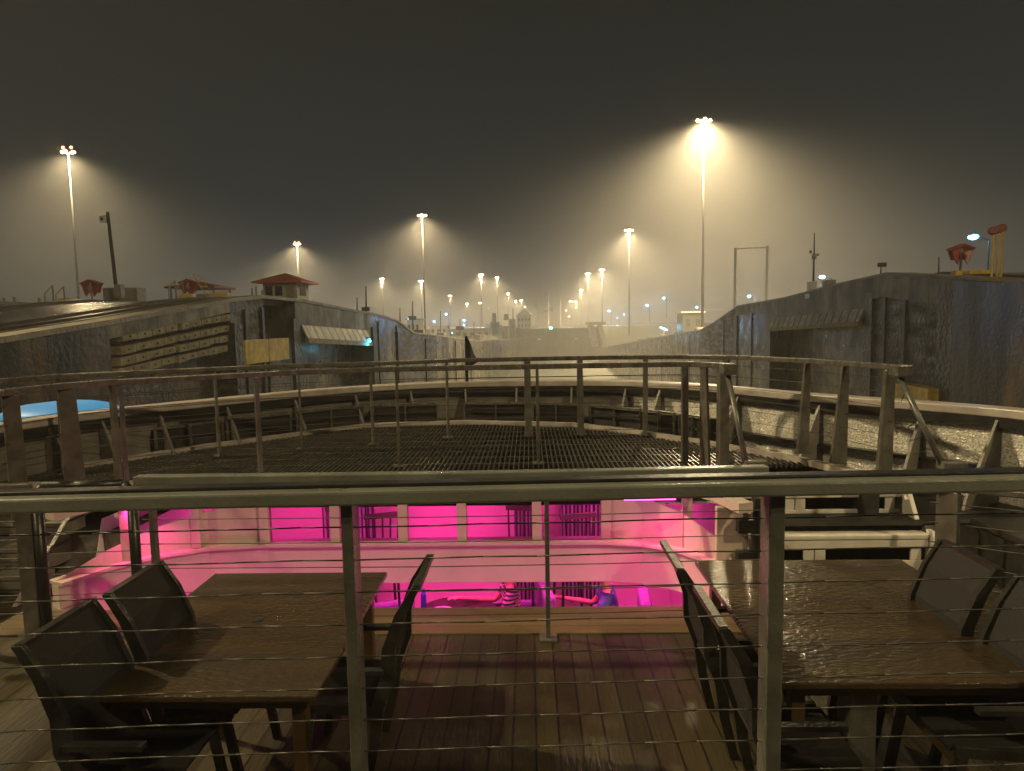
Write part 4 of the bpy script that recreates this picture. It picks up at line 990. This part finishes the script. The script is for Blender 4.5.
# stair handrails falling towards the photographer
def stair_rail(top, foot, label):
    k = empty('stair_handrail', foot, label, 'handrail', 'sloping stair handrails'); top = Vector(top); foot = Vector(foot)
    MB().box(top.x-.07, top.x+.07, top.y-.09, top.y+.09, top.z+.02, top.z+.13).build('end_block', M['steel_brown'], k, bevel=.01)
    MB().tube(top, foot, .028, .028, 10).build('handrail', M['steel'], k, smooth=True)
    MB().box(foot.x-.02, foot.x+.20, foot.y-.07, foot.y+.07, foot.z-.05, foot.z+.03).build('end_block', M['steel_brown'], k, bevel=.01)
    for i in range(5):
        t = .15+i*.17; p = top.lerp(foot, t); MB().tube(p, (p.x, top.y+.02, p.z-.12), .004, .004, 5).build('cable', M['cable'], k)
    MB().tube((foot.x+.08, foot.y, foot.z), (foot.x+.08, foot.y, DK), .025).build('post', M['post'], k)
a_ = onz(728, 376, -.56); b_ = aty(746, 463, 6.6); stair_rail(a_, b_, 'sloping stair handrail, left one, from the boxed end post')
a_ = onz(900, 378, -.58); b_ = aty(942, 464, 6.3); stair_rail(a_, b_, 'sloping stair handrail, right one, ending in a pale block')
# rail over the well
tB = [onz(px, py, -1.17) for px, py in [(136,480),(430,477),(600,474),(767,470)]]
railing('well_railing', 'dark wet railing along the deck edge over the lounge well', tB, 1.325,
    [(150,.06,.06,.04,0),(545,.035,.035,.035,0)], .10, .075, 'wet_rail', 'steel', 6, .2)
# left pipe gate
k = empty('pipe_gate', onz(40, 486, -1.2)-Vector((0,0,1.3)), 'black bent pipe gate at the left end of the well railing', 'gate')
p0, p1 = onz(36, 487, -1.2), onz(131, 484, -1.2)
MB().path([Vector((p0.x,p0.y,-2.5)), Vector((p0.x,p0.y,-1.28)), p0+Vector((.06,0,0)), p1-Vector((.06,0,0)), Vector((p1.x,p1.y,-1.28)), Vector((p1.x,p1.y,-2.5))], .04, 10).build('pipe', M['dark'], k, smooth=True)
for i in range(6):
    z = -1.4-.17*i; MB().tube((p0.x,p0.y,z),(p1.x,p1.y,z),.004,.004,5).build('cable', M['cable'], k)
q = onz(23, 488, -1.2)
lr = railing('side_railing', 'brown side railing at the far left edge beside the pipe gate', [onz(-140, 492, -1.2), onz(30, 487, -1.2)], 1.3, [(22,.13,.13,.04,80),(-60,.08,.08,.04,0)], .08, .06, 'steel_brown', 'post', 7, .15)
rr_ = railing('side_railing', 'brown side railing right of the white steps', [onz(930, 486, -1.25), onz(1090, 500, -1.2)], 1.25, [(949,.16,.16,.04,70),(1060,.12,.12,.04,60)], .08, .05, 'steel_brown', 'post', 7, .15)
# near railing
tN = [onz(px, py, -.523) for px, py in [(-300,507+8),(0,503),(210,497.5),(426,493),(700,487),(1024,480.5),(1300,475)]]
k = empty('near_railing', (0, 2.1, -1.66), 'wide rain wet handrail with two flat posts and wires right before the camera', 'railing')
nr = MB().ribbon(tN, .115, .046).build('handrail', M['wet_rail'], k, bevel=.008)
tr_ = MB().ribbon([p+Vector((0,.02,.028)) for p in tN], .055, .012).build('cap_strip', M['dark'], k, bevel=.004)
for px, wd in ((346,.036),(775,.05),(-170,.04),(1220,.04)):
    best = min(((abs(proj(a_.lerp(b_, i/60))[0]-px), a_.lerp(b_, i/60)) for a_, b_ in zip(tN, tN[1:]) for i in range(61)), key=lambda e: e[0])[1]
    MB().box(best.x-wd/2, best.x+wd/2, best.y-.02, best.y+.07, -1.9, best.z-.02).build('post', M['steel'], k, bevel=.005)
for i in range(11):
    dz = .112+i*.108; mb = MB()
    n = 26
    pts = []
    for a_, b_ in zip(tN, tN[1:]):
        for j in range(5): pts.append(a_.lerp(b_, j/5)+Vector((0,.025,-dz+.0016*math.sin(j*2.1+i+a_.x*3))))
    mb.path(pts, .0026, 6).build('cable', M['cable'], k, smooth=True)

# ---- steps
def steps(xa, xb, y0, y1, z0, z1, n, mat, label, slots=True):
    k = empty('steps', ((xa+xb)/2, y0, z0), label, 'steps'); H_ = (z1-z0)/n
    for i in range(n):
        yy = y0+(y1-y0)*i/n; z = z0+H_*(i+1); y2 = yy+(y1-y0)/n+.04
        MB().box(xa+.05, xb-.05, yy, y2, z-.05, z).build('tread', M[mat], k, bevel=.012)
        MB().box(xa+.05, xb-.05, yy+.01, yy+.05, z-.14, z-.052).build('riser_bar', M[mat], k, bevel=.006)
        MB().box(xa+.05, xb-.05, yy+.02, yy+.05, z-H_+.002, z-H_+.11).build('riser_bar', M[mat], k, bevel=.006)
        MB().box(xa+.05, xb-.05, yy+.3, yy+.32, z-H_, z-.06).build('riser', M['dark'], k)
        if slots:
            for m_ in (xa+.12, xa+(xb-xa)*.36, xa+(xb-xa)*.42, xb-.16):
                MB().box(m_-.05, m_+.05, yy+.024, yy+.046, z-H_+.112, z-.142).build('riser_post', M[mat], k)
    for x in (xa, xb-.04):
        for i in range(n):
            yy = y0+(y1-y0)*i/n; z = z0+H_*(i+1)
            MB().prism([(x,yy-.28,z-H_),(x,yy+(y1-y0)/n,z-H_),(x,yy+(y1-y0)/n,z+.03),(x,yy-.02,z+.03)], (.05,0,0)).build('stringer', M[mat], k, bevel=.006)
steps(2.06, 3.95, 6.62, 7.65, DK, -1.74, 2, 'white', 'white painted steps with slotted risers leading up to the foredeck on the right')
steps(-5.75, -4.75, 6.2, 7.2, DK, -1.75, 4, 'bulwark', 'dark wet steps at the left behind the pipe gate', False)
# white locker frame and pipes right of the well
q = aty(708, 560, 6.0)
k = empty('locker_frame', (q.x, 6, DK), 'narrow white frame with black hinges between the well and the steps', 'frame')
a_ = aty(722, 500, 6.2); b_ = aty(742, 560, 6.2)
MB().box(a_.x-.06, b_.x+.04, 6.15, 6.22, DK, -1.7).build('panel', M['white_wall'], k, bevel=.01)
MB().tube((b_.x+.1,6.1,DK),(b_.x+.1,6.1,-1.6),.04).build('pipe', M['dark'], k)
for z in (-1.85,-2.15): MB().box(b_.x-.08,b_.x+.08,6.05,6.14,z-.06,z+.06).build('hinge', M['dark'], k)
a_ = aty(687, 520, 6.7)
tag(MB().box(a_.x-.05,a_.x+.05,6.68,6.74,-2.28,-1.6).build('post', M['white_wall'], origin=(a_.x,6.7,-2.28)), 'pinkish white post right of the lounge windows, above the curved corner', 'post')
# grey locker at far right
k = empty('deck_locker', (5.2, 5.9, DK), 'low grey deck locker with a dark open front at the right edge', 'locker')
MB().box(4.35,5.9,5.6,6.6,DK,-2.02).build('body', M['dark'], k, bevel=.02); MB().box(4.3,5.95,5.55,6.65,-2.02,-1.96).build('lid', M['dark'], k, bevel=.01)
# cyan cover outside the left bulwark, an oval made up for a bright patch
q0 = aty(62, 412, 10.5); k = empty('cyan_glow', (q0.x, 10.5, q0.z-.3), 'made-up cyan oval cover just outside the left bulwark', 'glow')
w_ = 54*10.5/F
MB().ball((q0.x,10.5,q0.z-.02), w_, .8, .2, 28, 10).build('glow', M['lit_cyan'], k, smooth=True); MB().tube((q0.x,10.5,WATER),(q0.x,10.5,q0.z-.1),.25).build('post', M['pole'], k)

# ---- tables
def table(name, x0, x1, y0, y1, label, ped):
    k = empty(name, ((x0+x1)/2, (y0+y1)/2, DK), label, 'table'); zt = -1.76
    top = MB().box(x0, x1, y0, y1, zt-.035, zt).build('tabletop', M['table'], k, bevel=.008)
    MB().box(x0+.08, x1-.08, y0+.08, y1-.08, zt-.11, zt-.036).build('apron', M['wood_edge'], k)
    for x in (x0+.12, x1-.12):
        for y_ in (y0+.12, y1-.12): MB().box(x-.035, x+.035, y_-.035, y_+.035, DK, zt-.111).build('leg', M['wood_edge'], k, bevel=.004)
    cx, cy = (x0+x1)/2+(.1 if ped else 0), y0+(y1-y0)*.52
    MB().tube((cx,cy,zt+.001),(cx,cy,zt+.003),.034,.034,20).build('parasol_hole', M['under'], top)
    if ped:
        MB().box(1.58,1.72,y0+.1,y0+.24,DK,zt-.04).build('pedestal', M['steel'], k, bevel=.01)
        for a_, b_ in (((1.25,y0+.1,DK+.02),(1.75,y0+.3,zt-.15)), ((2.35,y0+.1,DK+.02),(1.85,y0+.3,zt-.15))): MB().beam(a_, b_, .10, .04).build('brace', M['wood_edge'], k)
    return k
table('deck_table', -2.31, -1.05, 3.10, 4.75, 'wet brown teak table on the left side of the deck', False)
table('deck_table', 1.2, 2.70, 3.20, 4.93, 'wet brown teak table with parasol hole on the right side of the deck', True)
# ---- chairs (modelled facing +x)
ch = local('deck_chair', 'x', 'chair', 'high backed dark chairs round the deck tables')
prof_ = [(-.12,0),(-.18,.25),(-.20,.45),(-.26,.62),(-.27,.78),(-.34,.97),(-.43,1.12)]
for s in (-1, 1):
    y_ = s*.25; mb = MB()
    wd = [.05,.055,.07,.08,.07,.06,.045]
    for (a_, b_, w0, w1) in zip(prof_, prof_[1:], wd, wd[1:]):
        mb.hexa([(a_[0]-w0/2,y_-.016,a_[1]),(a_[0]+w0/2,y_-.016,a_[1]),(a_[0]+w0/2,y_+.016,a_[1]),(a_[0]-w0/2,y_+.016,a_[1]),(b_[0]-w1/2,y_-.016,b_[1]),(b_[0]+w1/2,y_-.016,b_[1]),(b_[0]+w1/2,y_+.016,b_[1]),(b_[0]-w1/2,y_+.016,b_[1])])
    mb.build('back_post', M['chair'], ch)
    MB().beam((.24,y_,0),(.16,y_,.46),.03,.045).build('leg', M['chair'], ch)
    MB().beam((-.22,y_,.42),(.2,y_,.45),.03,.05).build('seat_rail', M['chair'], ch)
    MB().beam((-.24,y_+s*.02,.66),(.12,y_+s*.02,.66),.045,.025).build('armrest', M['chair'], ch)
MB().box(-.22,.22,-.235,.235,.44,.46).build('seat', M['sling'], ch, bevel=.006)
bp_ = MB()
for (a_, b_) in zip(prof_[2:], prof_[3:]): bp_.hexa([(a_[0]-.008,-.235,a_[1]),(a_[0]+.008,-.235,a_[1]),(a_[0]+.008,.235,a_[1]),(a_[0]-.008,.235,a_[1]),(b_[0]-.008,-.235,b_[1]),(b_[0]+.008,-.235,b_[1]),(b_[0]+.008,.235,b_[1]),(b_[0]-.008,.235,b_[1])])
bp_.build('backrest', M['sling'], ch)
MB().beam((-.43,-.25,1.11),(-.43,.25,1.11),.04,.03).build('top_rail', M['chair'], ch)
spots = [(-1.05, 3.75, 180, 'dark high backed chair at the right side of the left table'),
         (-1.86, 3.1, 0, 'dark chair at the left side of the left table, nearer one'), (-1.82, 3.68, 0, 'dark chair at the left side of the left table, farther one'),
         (1.26, 3.98, 0, 'dark chair at the left side of the right table, farther one'), (1.29, 3.24, 0, 'dark chair at the left side of the right table, nearer one'),
         (2.13, 3.95, 180, 'dark chair at the right side of the right table, farther one'), (2.19, 3.36, 180, 'dark chair at the right side of the right table, nearer one at the picture edge')]
for i, (x, y_, rz, lb) in enumerate(spots):
    c = ch if i == 0 else copy_tree(ch)
    c.location = (x, y_, DK); c.rotation_euler.z = R(rz); tag(c, lb, 'chair', 'high backed dark chairs round the deck tables')

# added mast outside the frame, put in to light the ship
mast_at(-33, 12, 26, 'added unseen floodlight mast left of the frame on the left lock wall', power=.25, aim=(1,8,-2), ang=66)

# ---------------------------------------------------------------- rain haze
hz = bpy.data.materials.new('rain haze'); hz.use_nodes = True; n = hz.node_tree.nodes; n.remove(n['Principled BSDF'])
pv = n.new('ShaderNodeVolumePrincipled'); pv.inputs['Color'].default_value = (.95,.93,.88,1); pv.inputs['Density'].default_value = .0016; pv.inputs['Anisotropy'].default_value = .0
hz.node_tree.links.new(pv.outputs[0], n['Material Output'].inputs['Volume'])
tag(MB().box(-1750, 1750, -620, 2650, -20, 37).build('haze', hz), kind='stuff')
